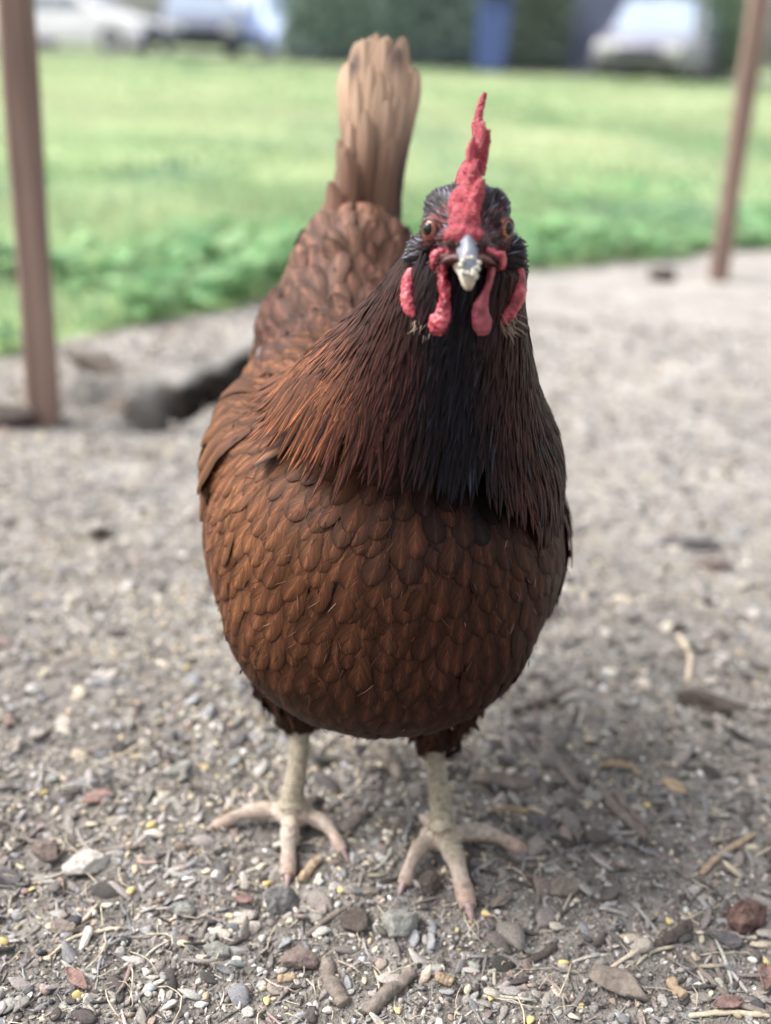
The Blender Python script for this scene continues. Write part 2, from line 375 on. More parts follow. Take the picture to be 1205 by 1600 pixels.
# ================================================================== LITTER ON THE GROUND
def ico(sub):
    bm = bmesh.new(); bmesh.ops.create_icosphere(bm, subdivisions=sub, radius=1)
    v = np.array([x.co[:] for x in bm.verts]); f = np.array([[x.index for x in q.verts] for q in bm.faces]); bm.free(); return v, f
I1, I2, I4 = ico(1), ico(2), ico(4)
def facet(v, rng, n=9, lo=.55, hi=.9):
    v = v.copy()
    for _ in range(n):
        d = rng.normal(size=3); d /= np.linalg.norm(d); h = rng.uniform(lo, hi)
        k = v@d-h; v = v-np.where(k > 0, k, 0)[:, None]*d
    return v
def t_pebble(r): v = facet(I2[0], r, 11, .45, .85); v = v/np.abs(v).max(); return v*[1, r.uniform(.55, .95), r.uniform(.35, .7)], I2[1]
def t_crumb(r): v = I1[0]*r.uniform(.6, 1.1, (12, 1)); return v, I1[1]
def t_chip(r): v = facet(I2[0], r, 8, .35, .8); v = v/np.abs(v).max(); return v*[1, r.uniform(.35, .7), r.uniform(.14, .3)], I2[1]
def t_grain(r):
    v = I2[0].copy(); v[:, 1:] *= (1-.25*v[:, :1]); return v*[1, .58, .5], I2[1]
def t_splint(r):
    n = 7; s = np.linspace(-1, 1, n); k = r.integers(4, 6); V = []; b1, b2 = r.normal(0, .06, 2); ph = r.uniform(0, 6)
    for i, a in enumerate(s):
        w_ = r.uniform(.75, 1.15)*(.6 if i in (0, n-1) else 1)
        for j in range(k):
            t = ph+2*math.pi*j/k; V.append((a+.04*r.normal(), b1*a*a*2+math.cos(t)*.09*w_, b2*a*a+math.sin(t)*.07*w_))
    F = []
    for i in range(n-1):
        for j in range(k):
            a, b, c_, d = i*k+j, i*k+(j+1) % k, (i+1)*k+(j+1) % k, (i+1)*k+j; F += [(a, b, c_), (a, c_, d)]
    for e in (0, (n-1)*k):
        for j in range(1, k-1): F.append((e, e+j, e+j+1) if e else (e, e+j+1, e+j))
    return np.array(V), np.array(F)
def rotm(yaw, t1, t2):
    cy, sy, c1, s1, c2, s2 = np.cos(yaw), np.sin(yaw), np.cos(t1), np.sin(t1), np.cos(t2), np.sin(t2); o, z = np.ones_like(yaw), np.zeros_like(yaw)
    A = np.stack([cy, -sy, z, sy, cy, z, z, z, o], -1).reshape(-1, 3, 3); B = np.stack([o, z, z, z, c1, -s1, z, s1, c1], -1).reshape(-1, 3, 3); D = np.stack([c2, z, s2, z, o, z, -s2, z, c2], -1).reshape(-1, 3, 3)
    return A@B@D
def scatter(name, label, cat, tf, n, size, pal, rng, y0=.40, y1=2.2, pw=1.0, tilt=.35, sink=.25, nt_=14, dens=None, mat=None, smooth=False):
    temps = [tf(rng) for _ in range(nt_)]
    y = y0+(y1-y0)*rng.random(n)**pw; x = rng.uniform(-1, 1, n)*(.42*y+.10)
    if dens is not None: k = rng.random(n) < dens(x, y); x, y = x[k], y[k]
    k = y < edge_y(x); x, y = x[k], y[k]; n = len(x)
    sz = size(rng, n)*(1+.25*np.clip(y-1, 0, 2)); rm = rotm(rng.uniform(0, 6.28, n), rng.normal(0, tilt, n), rng.normal(0, tilt, n)); ti = rng.integers(0, nt_, n)
    pc = np.array([p[0] for p in pal]); pp = np.array([p[1] for p in pal], float); pi = rng.choice(len(pal), n, p=pp/pp.sum())
    colr = np.clip(pc[pi]*rng.uniform(.7, 1.25, (n, 1))*rng.uniform(.97, 1.03, (n, 3)), 0, .95)
    z = ground_z(x, y); V, F, K, off = [], [], [], 0
    for t in range(nt_):
        s = np.where(ti == t)[0]
        if not len(s): continue
        tv, tfc = temps[t]; hgt = (tv[:, 2].max()-tv[:, 2].min())*.5
        v = np.einsum('nij,kj->nki', rm[s], tv)*sz[s][:, None, None]; v += np.stack([x[s], y[s], z[s]+sz[s]*hgt*(1-sink*2)], -1)[:, None, :]
        m_ = len(tv); V.append(v.reshape(-1, 3)); F.append((np.arange(len(s))[:, None, None]*m_+tfc[None]).reshape(-1, 3)+off); K.append(np.repeat(colr[s], m_, 0)); off += len(s)*m_
    o = link(name, npmesh(name, np.concatenate(V), np.concatenate(F), np.concatenate(K)), mat, smooth=smooth)
    return tag(o, label, cat, kind='stuff')
M = NT('litter'); a = M.attr(); ob = M.obj(); n1 = M.noise(ob, 700, 4, .65); n2 = M.noise(ob, 2400, 2)
c = M.mix(1.0, a.outputs['Color'], M.ramp(n1, [(.3, .6), (.7, 1.3)]), 'MULTIPLY'); M.set(Base_Color=c, Roughness=.85); M.b.inputs['Specular IOR Level'].default_value = .3
M.bump(M.math('ADD', n1, M.math('MULTIPLY', n2, .4)), .6, .0007); MAT['litter'] = M.m
MAT['grainm'] = M.m
rl = np.random.default_rng(12)
dirt_pal = [((.26, .235, .21), 4), ((.19, .17, .155), 3), ((.36, .33, .30), 3), ((.12, .11, .10), 2), ((.45, .42, .39), 1)]
grav_pal = [((.30, .29, .28), 4), ((.18, .175, .18), 3), ((.46, .44, .42), 3), ((.26, .20, .17), 3), ((.56, .54, .51), 1.2), ((.29, .235, .21), .7), ((.065, .065, .07), 1.8), ((.38, .39, .41), .6)]
wood_pal = [((.24, .215, .20), 4), ((.36, .335, .315), 4), ((.075, .066, .062), 3.4), ((.46, .42, .37), 2.2), ((.27, .21, .19), .9), ((.48, .41, .32), 1), ((.26, .26, .27), 2)]
grain_pal = [((.62, .54, .40), 4), ((.72, .68, .60), 3), ((.62, .52, .30), .6), ((.50, .40, .27), 2), ((.66, .64, .61), 1.2)]
left_d = lambda x, y: .30+.70*(1-sstep(-.1, .28, x-.10*(y-.6)))
PLw = lambda lo, hi, k: (lambda r, n: lo*(1-r.random(n)*(1-(lo/hi)**k))**(-1/k))
scatter('soil_crumbs', 'small crumbs of dry soil all over the dirt', 'soil', t_crumb, 46000, PLw(.0006, .0026, 2.2), dirt_pal, rl, y1=1.7, pw=1.2, sink=.3, mat=MAT['litter'])
scatter('gravel', 'fine grey and pale gravel strewn over the dirt', 'gravel', t_pebble, 20000, PLw(.0012, .0056, 2.1), grav_pal, rl, y1=2.6, pw=1.15, mat=MAT['litter'], dens=lambda x, y: .45+.55*left_d(x, y))
scatter('wood_chips', 'small grey-brown bark flakes trodden into the dirt', 'wood chips', t_chip, 17000, PLw(.0024, .013, 1.5), wood_pal, rl, y1=2.2, pw=1.15, tilt=.4, sink=.2, mat=MAT['litter'])
scatter('splinters', 'thin broken twigs and splinters lying about the dirt', 'splinters', t_splint, 6600, PLw(.0045, .019, 1.5), wood_pal, rl, y1=2.2, pw=1.1, tilt=.18, sink=.1, mat=MAT['litter'])
scatter('spilled_grain', 'spilled cream coloured feed grain, thickest left of the hen', 'grain', t_grain, 19000, PLw(.0014, .0036, 2.2), grain_pal, rl, y0=.44, y1=1.9, pw=1.0, tilt=.3, sink=.15, mat=MAT['litter'], dens=lambda x, y: left_d(x, y)*(.2+.8*sstep(.45, .85, y))*(.3+.7*(vnoise(xy3(x*9, y*9), 77) > -.2)), smooth=True)
scatter('bark_litter', 'dark grey bark pieces lying thickly behind and right of the right foot', 'bark litter', t_chip, 700, PLw(.006, .019, 1.5), [((.13, .115, .105), 4), ((.20, .18, .165), 3), ((.09, .08, .075), 2), ((.30, .27, .25), 1)], rl, y0=.50, y1=1.0, pw=1.0, tilt=.35, sink=.2, mat=MAT['litter'], dens=lambda x, y: np.exp(-((x-.16)/.17)**2)*.9+.08)
# root hairs and dry grass fibres
bm = bmesh.new(); random.seed(31)
def g2(px, py, up=0.0): p = G(px, py); p[2] = float(ground_z(p[0], p[1]))+up; return p
def bmtube(bm, pts, rad, seg=5, flat=1.0):
    pts = [V3(p) for p in pts]; rg_ = []
    for i, p in enumerate(pts):
        t = (pts[min(i+1, len(pts)-1)]-pts[max(i-1, 0)]).normalized(); u_ = Vector((0, 0, 1)); u_ = (u_-t*u_.dot(t)).normalized(); s_ = t.cross(u_)
        rg_.append([bm.verts.new(p+s_*rad[i]*math.cos(6.2832*k/seg)+u_*rad[i]*flat*math.sin(6.2832*k/seg)) for k in range(seg)])
    for A, B in zip(rg_, rg_[1:]):
        for k in range(seg): bm.faces.new((A[k], A[(k+1) % seg], B[(k+1) % seg], B[k]))
    bm.faces.new(rg_[0][::-1]); bm.faces.new(rg_[-1])
for i in range(420):
    y = random.uniform(.42, 1.1); x = random.uniform(-1, 1)*(.4*y+.05); a_ = random.uniform(0, 6.28); L = random.uniform(.006, .03); cvx = random.gauss(0, 35); pts = []
    for k in range(6):
        s = k/5*L; aa = a_+cvx*s; x2 = x+math.cos(aa)*s; y2 = y+math.sin(aa)*s; pts.append((x2, y2, float(ground_z(x2, y2))+.002+.004*math.sin(k/5*3.14)*random.random()))
    bmtube(bm, pts, [random.uniform(.00022, .0005)]*6, 4)
me = bpy.data.meshes.new('dry_fibres'); bm.to_mesh(me); bm.free()
MAT['straw'] = plain('straw', (.50, .43, .32), .7, 300, .3, .3)
o = link('dry_fibres', me, MAT['straw']); tag(o, 'fine dry grass fibres scattered on the dirt', 'fibres', kind='stuff')

def item_mat(name, col, amt=.35, ns=160, bump=.9): return plain(name, col, .88, ns, amt, bump, .25, bd=.0022)
IM = {'pale': item_mat('pale_stone', (.50, .47, .43)), 'grey': item_mat('grey_stone', (.27, .27, .245)), 'slate': item_mat('slate_bark', (.13, .12, .125)), 'char': item_mat('charcoal', (.16, .155, .15), .75),
      'red': item_mat('reddish_clod', (.16, .098, .085), .6), 'bark': item_mat('grey_bark', (.22, .185, .16)), 'dark': item_mat('dark_bark', (.10, .082, .072)), 'tan': item_mat('tan_wood', (.42, .32, .22)),
      'rust': item_mat('rusty_leaf', (.27, .175, .155)), 'straw': MAT['straw'], 'corn': plain('corn', (.64, .50, .20), .45, 200, .25, .3), 'brown': item_mat('brown_stone', (.20, .155, .14)), 'orange': item_mat('orange_leaf', (.62, .34, .15), .2),
      'white': item_mat('white_stone', (.66, .66, .64), .2)}
def rock(name, px, py, wpx, mat, label, cat, asp=.75, hgt=.6, yaw=0, seed=0, kind='stone', group=None):
    rng = np.random.default_rng(seed+px*7+py); p = G(px, py); depth = (p-cO)@cF; w_ = wpx/FPX*depth*.5
    v = facet(I4[0], rng, 18 if kind == 'chunk' else 12, .40 if kind == 'chunk' else .52, .92); v = v/np.abs(v).max(0)
    v = v*[1, asp, hgt]; ridg = fbm(np.stack([v[:, 0]*(1.2 if kind == 'bark' else 5), v[:, 1]*7, v[:, 2]*7], -1)+seed, 4, 3)
    nn = v/np.maximum(np.linalg.norm(v, axis=1), .2)[:, None]; v = v+nn*(ridg*(.07 if kind != 'bark' else .10)+fbm(v*11+seed, 2, 8)*.025)[:, None]
    v = v*w_; c_, s_ = math.cos(yaw), math.sin(yaw); v = v@np.array([[c_, s_, 0], [-s_, c_, 0], [0, 0, 1]])
    me = npmesh(name, v, I4[1]); o = link(name, me, mat, smooth=kind == 'stone'); z0 = float(ground_z(p[0], p[1])); o.location = (p[0], p[1], z0-v[:, 2].min()*(.50 if kind == 'stone' else .62))
    return tag(o, label, cat, group)
def stick(name, pts, r0, r1, mat, label, cat, fork=None, group=None, bumpy=.12, seg=9, lift=.35):
    bm = bmesh.new(); q = []; n_ = 30
    w_ = [G(*p) for p in pts]; c0_ = w_[len(w_)//2]; base = np.array([c0_[0], c0_[1], float(ground_z(c0_[0], c0_[1]))])
    def one(w_, r0, r1):
        pp = [2*w_[0]-w_[1]]+w_+[2*w_[-1]-w_[-2]]; out = []
        for j in range(n_):
            t = j/(n_-1)*(len(w_)-1); i = min(int(t), len(w_)-2); t -= i; A, B, D, E = pp[i:i+4]
            c_ = .5*(2*B+(D-A)*t+(2*A-5*B+4*D-E)*t*t+(3*B-A-3*D+E)*t**3); rr = r0+(r1-r0)*j/(n_-1)
            out.append(np.array([c_[0], c_[1], float(ground_z(c_[0], c_[1]))+rr*lift+.001])-base)
        ww_ = random.uniform(0, 6)
        bmtube(bm, out, [(r0+(r1-r0)*j/(n_-1))*(1+bumpy*.5*math.sin(j*.5+ww_)+random.uniform(-bumpy, bumpy)*.4)*(.6 if j in (0, n_-1) else 1) for j in range(n_)], seg+3, .8)
    one(w_, r0, r1)
    if fork: one([G(*p) for p in fork], r1*1.1, r1*.6)
    for v in bm.verts:
        k = fbm(np.array([[v.co.x*260, v.co.y*260, v.co.z*700]]), 3, int(pts[0][0]))[0]; k2 = vnoise(np.array([[v.co.x*900, v.co.y*900, v.co.z*900]]), 2)[0]
        v.co += Vector((k*.22+k2*.08, k2*.2, k*.25+k2*.1))*r0
    me = bpy.data.meshes.new(name); bm.to_mesh(me); bm.free(); o = link(name, me, mat); o.location = V3(base); return tag(o, label, cat, group)
def leafbit(name, px, py, wpx, mat, label, cat, asp=.5, yaw=0, curl=.4, tilt=.2, lift=.004):
    p = G(px, py); depth = (p-cO)@cF; w_ = wpx/FPX*depth*.5; bm = bmesh.new(); nx_, ny_ = 12, 7; rng = np.random.default_rng(px+py); g_ = []
    for i in range(nx_):
        s = -1+2*i/(nx_-1); hw = asp*max(.04, (1-abs(s)**2.2))*rng.uniform(.75, 1.1)
        g_.append([bm.verts.new(Vector((s, hw*(-1+2*j/(ny_-1)), curl*(abs(-1+2*j/(ny_-1))**2*.4-.3*s*s)+rng.normal(0, .02)))*w_) for j in range(ny_)])
    for i in range(nx_-1):
        for j in range(ny_-1): bm.faces.new((g_[i][j], g_[i+1][j], g_[i+1][j+1], g_[i][j+1]))
    me = bpy.data.meshes.new(name); bm.to_mesh(me); bm.free(); o = link(name, me, mat); sm = o.modifiers.new('t', 'SOLIDIFY'); sm.thickness = .0006
    o.location = (p[0], p[1], float(ground_z(p[0], p[1]))+lift); o.rotation_euler = (tilt, tilt*.5, yaw); return tag(o, label, cat)
random.seed(77)
rock('stone', 131, 1353, 74, IM['pale'], 'pale flat-topped stone, largest stone at the left edge', 'stone', .7, .42, .2, 1)
rock('stone', 72, 1340, 50, IM['brown'], 'brown crumbly lump just left of the pale flat-topped stone', 'stone', .8, .7, 0, 2, 'chunk')
rock('bark_chip', 345, 1368, 36, IM['slate'], 'dark slate-coloured bark flake upright between left foot and pale stone', 'bark chip', 1.5, .3, .1, 3, 'chunk')
rock('stone', 627, 1453, 62, IM['grey'], 'rounded grey-green stone below and between the two feet', 'stone', .85, .72, .3, 4)
rock('charcoal_lump', 440, 1412, 58, IM['char'], 'charred black and ash-grey lump under the left middle toe', 'charcoal', .8, .5, .4, 5, 'chunk')
rock('clod', 1166, 1444, 70, IM['red'], 'reddish brown angular clod at the right edge', 'clod', .9, .8, .3, 6, 'chunk')
rock('bark_chip', 1139, 1474, 42, IM['slate'], 'grey flake leaning against the reddish brown clod', 'bark chip', .7, .35, -.3, 7, 'chunk')
rock('bark_chunk', 965, 1540, 104, IM['bark'], 'big grey-brown ridged bark chunk at lower right', 'bark', .5, .34, -.55, 8, 'bark')
rock('stone', 470, 1503, 60, IM['brown'], 'smooth brown stone below the charred lump', 'stone', .65, .5, .1, 9)
rock('bark_chunk', 553, 1445, 46, IM['dark'], 'dark brown bark block left of the grey-green stone', 'bark', 1.2, .6, .2, 10, 'bark')
rock('stone', 288, 1425, 36, IM['grey'], 'small bluish grey stone left of the charred lump', 'stone', .8, .6, 0, 11, 'chunk')
rock('stone', 340, 1490, 44, IM['grey'], 'dusty grey stone with a pitted face at lower left', 'stone', .8, .5, 0, 12, 'chunk')
rock('bark_chunk', 784, 1226, 96, IM['bark'], 'grey weathered wood chunk behind the right foot', 'bark', .36, .34, -.05, 13, 'bark')
rock('bark_chip', 285, 1215, 52, IM['grey'], 'flat grey flake on edge left of the left shank', 'bark chip', .6, .4, .5, 14, 'chunk')
rock('bark_chip', 152, 1248, 50, IM['rust'], 'flat pinkish brown flake above the pale flat-topped stone', 'bark chip', .7, .25, .6, 15, 'chunk')
rock('bark_chip', 375, 1160, 34, IM['slate'], 'slate-grey flake standing left of the left shank top', 'bark chip', .9, .6, .9, 16, 'chunk')
rock('bark_chip', 12, 1372, 44, IM['slate'], 'dark flake cut by the left edge of the picture', 'bark chip', .9, .35, .5, 17, 'chunk')
rock('clod', 160, 836, 46, IM['dark'], 'dark brown clod alone on the pale dirt left of the hen', 'clod', .8, .6, .2, 18, 'chunk')
rock('bark_chunk', 1080, 856, 88, IM['slate'], 'dark bark strip right of the hen, farther of a pair', 'bark', .32, .25, -.2, 19, 'bark')
rock('bark_chunk', 1120, 890, 62, IM['brown'], 'brown bark strip right of the hen, nearer of a pair', 'bark', .4, .3, -.25, 20, 'bark')
rock('clod', 1033, 440, 44, IM['dark'], 'dark clod beside the foot of the right-hand post', 'clod', .8, .6, 0, 21, 'chunk')
rock('bark_chunk', 1110, 1110, 110, IM['dark'], 'dark curved bark piece at the right edge above mid height', 'bark', .3, .3, -.5, 22, 'bark')
rock('clod', 150, 612, 90, IM['bark'], 'greyish clod of earth behind the left post foot', 'clod', .6, .45, .2, 31, 'chunk')
rock('clod', 196, 642, 70, IM['bark'], 'grey-brown clod at the left end of the dark hollow', 'clod', .6, .5, .5, 32, 'chunk')
rock('clod', 14, 668, 90, IM['dark'], 'dark crumbly clod cut by the left edge beside the left post', 'clod', .6, .5, .1, 33, 'chunk')
rock('stone', 1092, 1546, 20, IM['white'], 'small bluish white pebble near the lower right corner', 'stone', .8, .7, 0, 23)
rock('bark_chip', 780, 1415, 50, IM['bark'], 'split grey bark sliver right of the right middle toe', 'bark chip', .35, .3, .7, 24, 'bark')
rock('bark_chunk', 672, 1390, 52, IM['dark'], 'dark wood block between the right foot toes', 'bark', .75, .5, 1.2, 25, 'bark')
rock('bark_chip', 575, 1400, 34, IM['bark'], 'ragged bark bit in the gap between both feet', 'bark chip', .6, .4, .2, 26, 'bark')
rock('bark_chip', 100, 1455, 48, IM['bark'], 'grey-brown flake between straw and the left edge', 'bark chip', .6, .3, -.4, 27, 'chunk')
rock('clod', 880, 1385, 60, IM['bark'], 'low clod of dirt right of the right foot', 'clod', .7, .4, 0, 28, 'chunk')
rock('bark_chip', 845, 1290, 46, IM['slate'], 'dark flake right of the right outer toe', 'bark chip', .6, .35, .2, 29, 'chunk')
stick('stick', [(572, 1586), (600, 1560), (645, 1521)], .0045, .0040, IM['bark'], 'thick broken brown stick at bottom centre', 'stick')
stick('twig', [(512, 1500), (515, 1535), (540, 1570)], .0040, .0050, IM['bark'], 'gnarled short root left of the thick broken stick', 'twig', bumpy=.25)
stick('stick', [(1026, 1480), (1052, 1466), (1078, 1450)], .0034, .0040, IM['dark'], 'dark split stick left of the reddish brown clod', 'stick', bumpy=.25)
stick('stick', [(830, 1500), (850, 1491), (868, 1482)], .0024, .0026, IM['dark'], 'short dark stub above the big ridged bark chunk', 'stick')
stick('twig', [(1068, 1495), (1105, 1530), (1140, 1568), (1205, 1592)], .0016, .0020, IM['bark'], 'long forked brown twig in the lower right corner', 'twig', fork=[(1112, 1475), (1120, 1515), (1134, 1560)])
stick('twig', [(30, 1310), (90, 1330), (150, 1332), (218, 1328)], .0014, .0018, IM['bark'], 'thin grey twig lying behind the pale flat-topped stone', 'twig')
stick('straw', [(70, 1500), (110, 1470), (150, 1458), (190, 1452)], .0011, .0012, IM['straw'], 'pale curved straw below the pale flat-topped stone', 'straw')
stick('straw', [(1075, 1592), (1140, 1588), (1204, 1592)], .0016, .0017, IM['straw'], 'thick cream straw along the bottom right edge', 'straw')
stick('twig', [(318, 1505), (350, 1483), (388, 1466)], .0016, .0013, IM['dark'], 'dark bent twig below the small bluish grey stone', 'twig')
stick('twig', [(480, 1460), (510, 1440), (540, 1424)], .0022, .0018, IM['bark'], 'grey twig leading to the dark brown bark block', 'twig')
stick('wood_pellet', [(1044, 1540), (1068, 1566)], .0034, .0034, IM['tan'], 'pale tan wood pellet left of the small bluish white pebble', 'pellet', bumpy=.04)
stick('wood_pellet', [(680, 1530), (708, 1536)], .0034, .0032, IM['tan'], 'pale tan wood pellet right of the thick broken stick', 'pellet', bumpy=.04)
stick('wood_pellet', [(435, 1532), (460, 1528)], .0032, .0030, IM['tan'], 'pale tan wood pellet below the smooth brown stone', 'pellet', bumpy=.04)
stick('stick', [(848, 1160), (876, 1205), (905, 1245)], .0042, .0032, IM['bark'], 'grey stick slanting behind the right outer toe', 'stick')
stick('stick', [(938, 1240), (965, 1275), (1010, 1315)], .0042, .0036, IM['bark'], 'split grey stick pointing down to the right', 'stick', fork=[(960, 1245), (985, 1275), (1020, 1305)])
stick('stick', [(1095, 1368), (1130, 1335), (1180, 1305)], .0024, .0022, IM['tan'], 'straight tan stick sloping up towards the right edge', 'stick')
stick('stick', [(470, 1382), (485, 1360), (500, 1345)], .0032, .0030, IM['tan'], 'short tan stick right of the left middle toe', 'stick')
stick('stick', [(535, 1308), (552, 1292), (570, 1276)], .0038, .0036, IM['bark'], 'stubby grey stick behind the left inner toe', 'stick')
stick('root', [(585, 1180), (612, 1200), (628, 1222)], .0060, .0050, IM['bark'], 'thick curved grey root under the belly of the hen', 'root')
stick('straw', [(1060, 990), (1078, 1025), (1075, 1065)], .0026, .0024, IM['straw'], 'pale upright straw right of the hen in the blur', 'straw')
stick('stick', [(800, 1110), (850, 1095), (900, 1080)], .0036, .0044, IM['dark'], 'dark stick lying right of the right thigh', 'stick')
leafbit('dead_leaf', 275, 646, 56, IM['orange'], 'small orange dead leaf in front of the dark hollow', 'leaf', .45, .1, .3)
leafbit('dead_leaf', 120, 1535, 54, IM['rust'], 'reddish torn leaf at lower left near the forked fibres', 'leaf', .4, -.7, .4)
leafbit('dead_leaf', 380, 1413, 30, IM['rust'], 'small pinkish leaf scrap left of the charred lump', 'leaf', .6, .2, .2)
leafbit('dead_leaf', 1135, 1578, 52, IM['rust'], 'pinkish leaf scrap under the long forked twig', 'leaf', .45, .3, .3)
leafbit('dead_leaf', 797, 1272, 60, IM['tan'], 'pale tan curled leaf sliver right of the right shank', 'leaf', .16, .15, .5)
leafbit('dead_leaf', 965, 1208, 60, IM['tan'], 'tan curled leaf sliver right of the grey weathered wood chunk', 'leaf', .2, .15, .5)
leafbit('dead_leaf', 1050, 1240, 46, IM['tan'], 'broad tan leaf scrap at mid right', 'leaf', .5, -.6, .3)
leafbit('dead_leaf', 1195, 1535, 60, IM['rust'], 'brown leaf cut by the right edge near the corner', 'leaf', .5, 1.2, .4)
# yellow corn kernels
bm = bmesh.new(); bmesh.ops.create_uvsphere(bm, u_segments=16, v_segments=10, radius=1)
for v in bm.verts:
    k = v.co.x; v.co.y *= .85*(1-.35*k); v.co.z *= .5*(1-.15*k)
    if k < -.7: v.co.x = -.7-(abs(k)-.7)*.4
kme = bpy.data.meshes.new('corn_kernel'); bm.to_mesh(kme); bm.free()
kern = [(417, 1568, 'corn kernel below the smooth brown stone, left of the thick broken stick'), (905, 1572, 'corn kernel left of the big ridged bark chunk, near the bottom edge'), (621, 1580, 'corn kernel just right of the thick broken stick end'),
        (205, 1396, 'corn kernel right of and below the pale flat-topped stone'), (48, 1388, 'corn kernel beneath the brown crumbly lump at the left edge'), (320, 1206, 'corn kernel left of the left shank by the flat grey flake'),
        (236, 1294, 'corn kernel left of the tip of the left outer toe'), (418, 1379, 'corn kernel touching the left middle toe tip'), (532, 1396, 'corn kernel left of the ragged bark bit between both feet'),
        (758, 1434, 'corn kernel beside the claw of the right middle toe'), (1198, 1508, 'corn kernel at the right edge below the reddish brown clod'), (880, 1508, 'corn kernel right of the short dark stub'),
        (828, 1598, 'corn kernel cut by the bottom edge of the picture'), (768, 1556, 'corn kernel midway between the pellet and the ridged bark chunk'), (122, 1560, 'corn kernel under the reddish torn leaf'),
        (5, 1475, 'corn kernel cut by the left edge beside the straw'), (292, 1048, 'blurred corn kernel far left of the belly of the hen'), (1010, 1263, 'corn kernel beside the forked grey stick at mid right'),
        (68, 1236, 'corn kernel left of the flat pinkish brown flake'), (1045, 1440, 'corn kernel above the dark split stick')]
for i, (px, py, lb) in enumerate(kern):
    o = bpy.data.objects.new('corn_kernel', kme); C.objects.link(o)
    if i == 0: kme.materials.append(IM['corn']); kme.polygons.foreach_set('use_smooth', np.ones(len(kme.polygons), bool))
    p = G(px, py); s = random.uniform(.0023, .0030); o.scale = (s*1.35, s*random.uniform(.8, 1), s*random.uniform(.8, 1.1)); o.location = (p[0], p[1], float(ground_z(p[0], p[1]))+s*.55)
    o.rotation_euler = (random.gauss(0, .4), random.gauss(0, .4), random.uniform(0, 6.28)); tag(o, 'yellow '+lb, 'corn kernel', 'yellow corn kernels on the dirt')
# ================================================================== POSTS AND THE BACKGROUND
M = NT('post_wood'); ob = M.obj(); mp = M.n('ShaderNodeMapping'); mp.inputs['Scale'].default_value = (1, 1, .06); M.l(ob, mp.inputs[0])
n1 = M.noise(mp.outputs[0], 60, 4); n2 = M.noise(ob, 3, 3)
c = M.mix(1.0, M.ramp(n1, [(.3, (.15, .098, .078)), (.7, (.30, .205, .165))]), M.ramp(n2, [(.3, .8), (.7, 1.15)]), 'MULTIPLY'); M.set(Base_Color=c, Roughness=.8); M.bump(n1, .5, .002); MAT['post'] = M.m
def post(base_px, top_px, wid, label, hgt=1.5, split=False):
    b = G(*base_px); r = ray(*top_px)
    d = r*((b[1]-cO[1])/r[1])+cO; d = (d-b)/np.linalg.norm(d-b)
    bm = bmesh.new(); w_ = wid/2; n_ = 16; prev = None
    for i in range(n_):
        t = -.05+(hgt+.05)*i/(n_-1); c_ = np.array([0, 0, 0])+d*t; rr = w_*(1+.04*math.sin(i*1.7)); q = []
        for (sx, sy) in ((-1, -.7), (-.7, -1), (.7, -1), (1, -.7), (1, .7), (.7, 1), (-.7, 1), (-1, .7)): q.append(bm.verts.new((c_[0]+sx*rr, c_[1]+sy*rr, c_[2])))
        if prev:
            for k in range(8): bm.faces.new((prev[k], prev[(k+1) % 8], q[(k+1) % 8], q[k]))
        prev = q
    bm.faces.new(prev)
    me = bpy.data.meshes.new('wooden_post'); bm.to_mesh(me); bm.free(); o = link('wooden_post', me, MAT['post'], smooth=False); o.location = (b[0], b[1], float(ground_z(b[0], b[1])))
    return tag(o, label, 'post', 'weathered wooden posts at the lawn edge')
post((70, 660), (24, 0), .038, 'weathered brown wooden post standing left of the hen')
post((1121, 440), (1186, 0), .042, 'weathered brown wooden post standing right of the hen at the lawn edge')

def paint(name, col, rough=.3): return plain(name, col, rough, 3, .06, coat=.6)
MAT['glass'] = plain('car_glass', (.09, .12, .16), .08, 2, .1, spec=.8, coat=1)
MAT['lightglass'] = plain('car_glass_sky', (.30, .38, .50), .1, 2, .1, spec=.8, coat=1)
MAT['tyre'] = plain('tyre', (.02, .02, .02), .8); MAT['rim'] = plain('rim', (.45, .45, .46), .35, metal=.7); MAT['lamp'] = plain('lamp_glass', (.75, .74, .72), .15, coat=1); MAT['tail_lamp'] = plain('tail_lamp', (.45, .02, .02), .2, coat=1)
MAT['plastic'] = plain('black_plastic', (.03, .03, .035), .5)
def cbox(bm, x0, x1, y0, y1, z0, z1, bev=.0):
    r = bmesh.ops.create_cube(bm, size=1, matrix=Matrix.Translation(((x0+x1)/2, (y0+y1)/2, (z0+z1)/2)) @ Matrix.Diagonal((x1-x0, y1-y0, z1-z0, 1)))
    if bev: bmesh.ops.bevel(bm, geom=list({e for v in r['verts'] for e in v.link_edges}), offset=bev, segments=2, affect='EDGES')
def to_obj(name, bm, mat, parent=None, smooth=False):
    me = bpy.data.meshes.new(name); bm.to_mesh(me); bm.free(); o = link(name, me, mat, None, smooth)
    if parent is not None: o.parent = parent
    return o
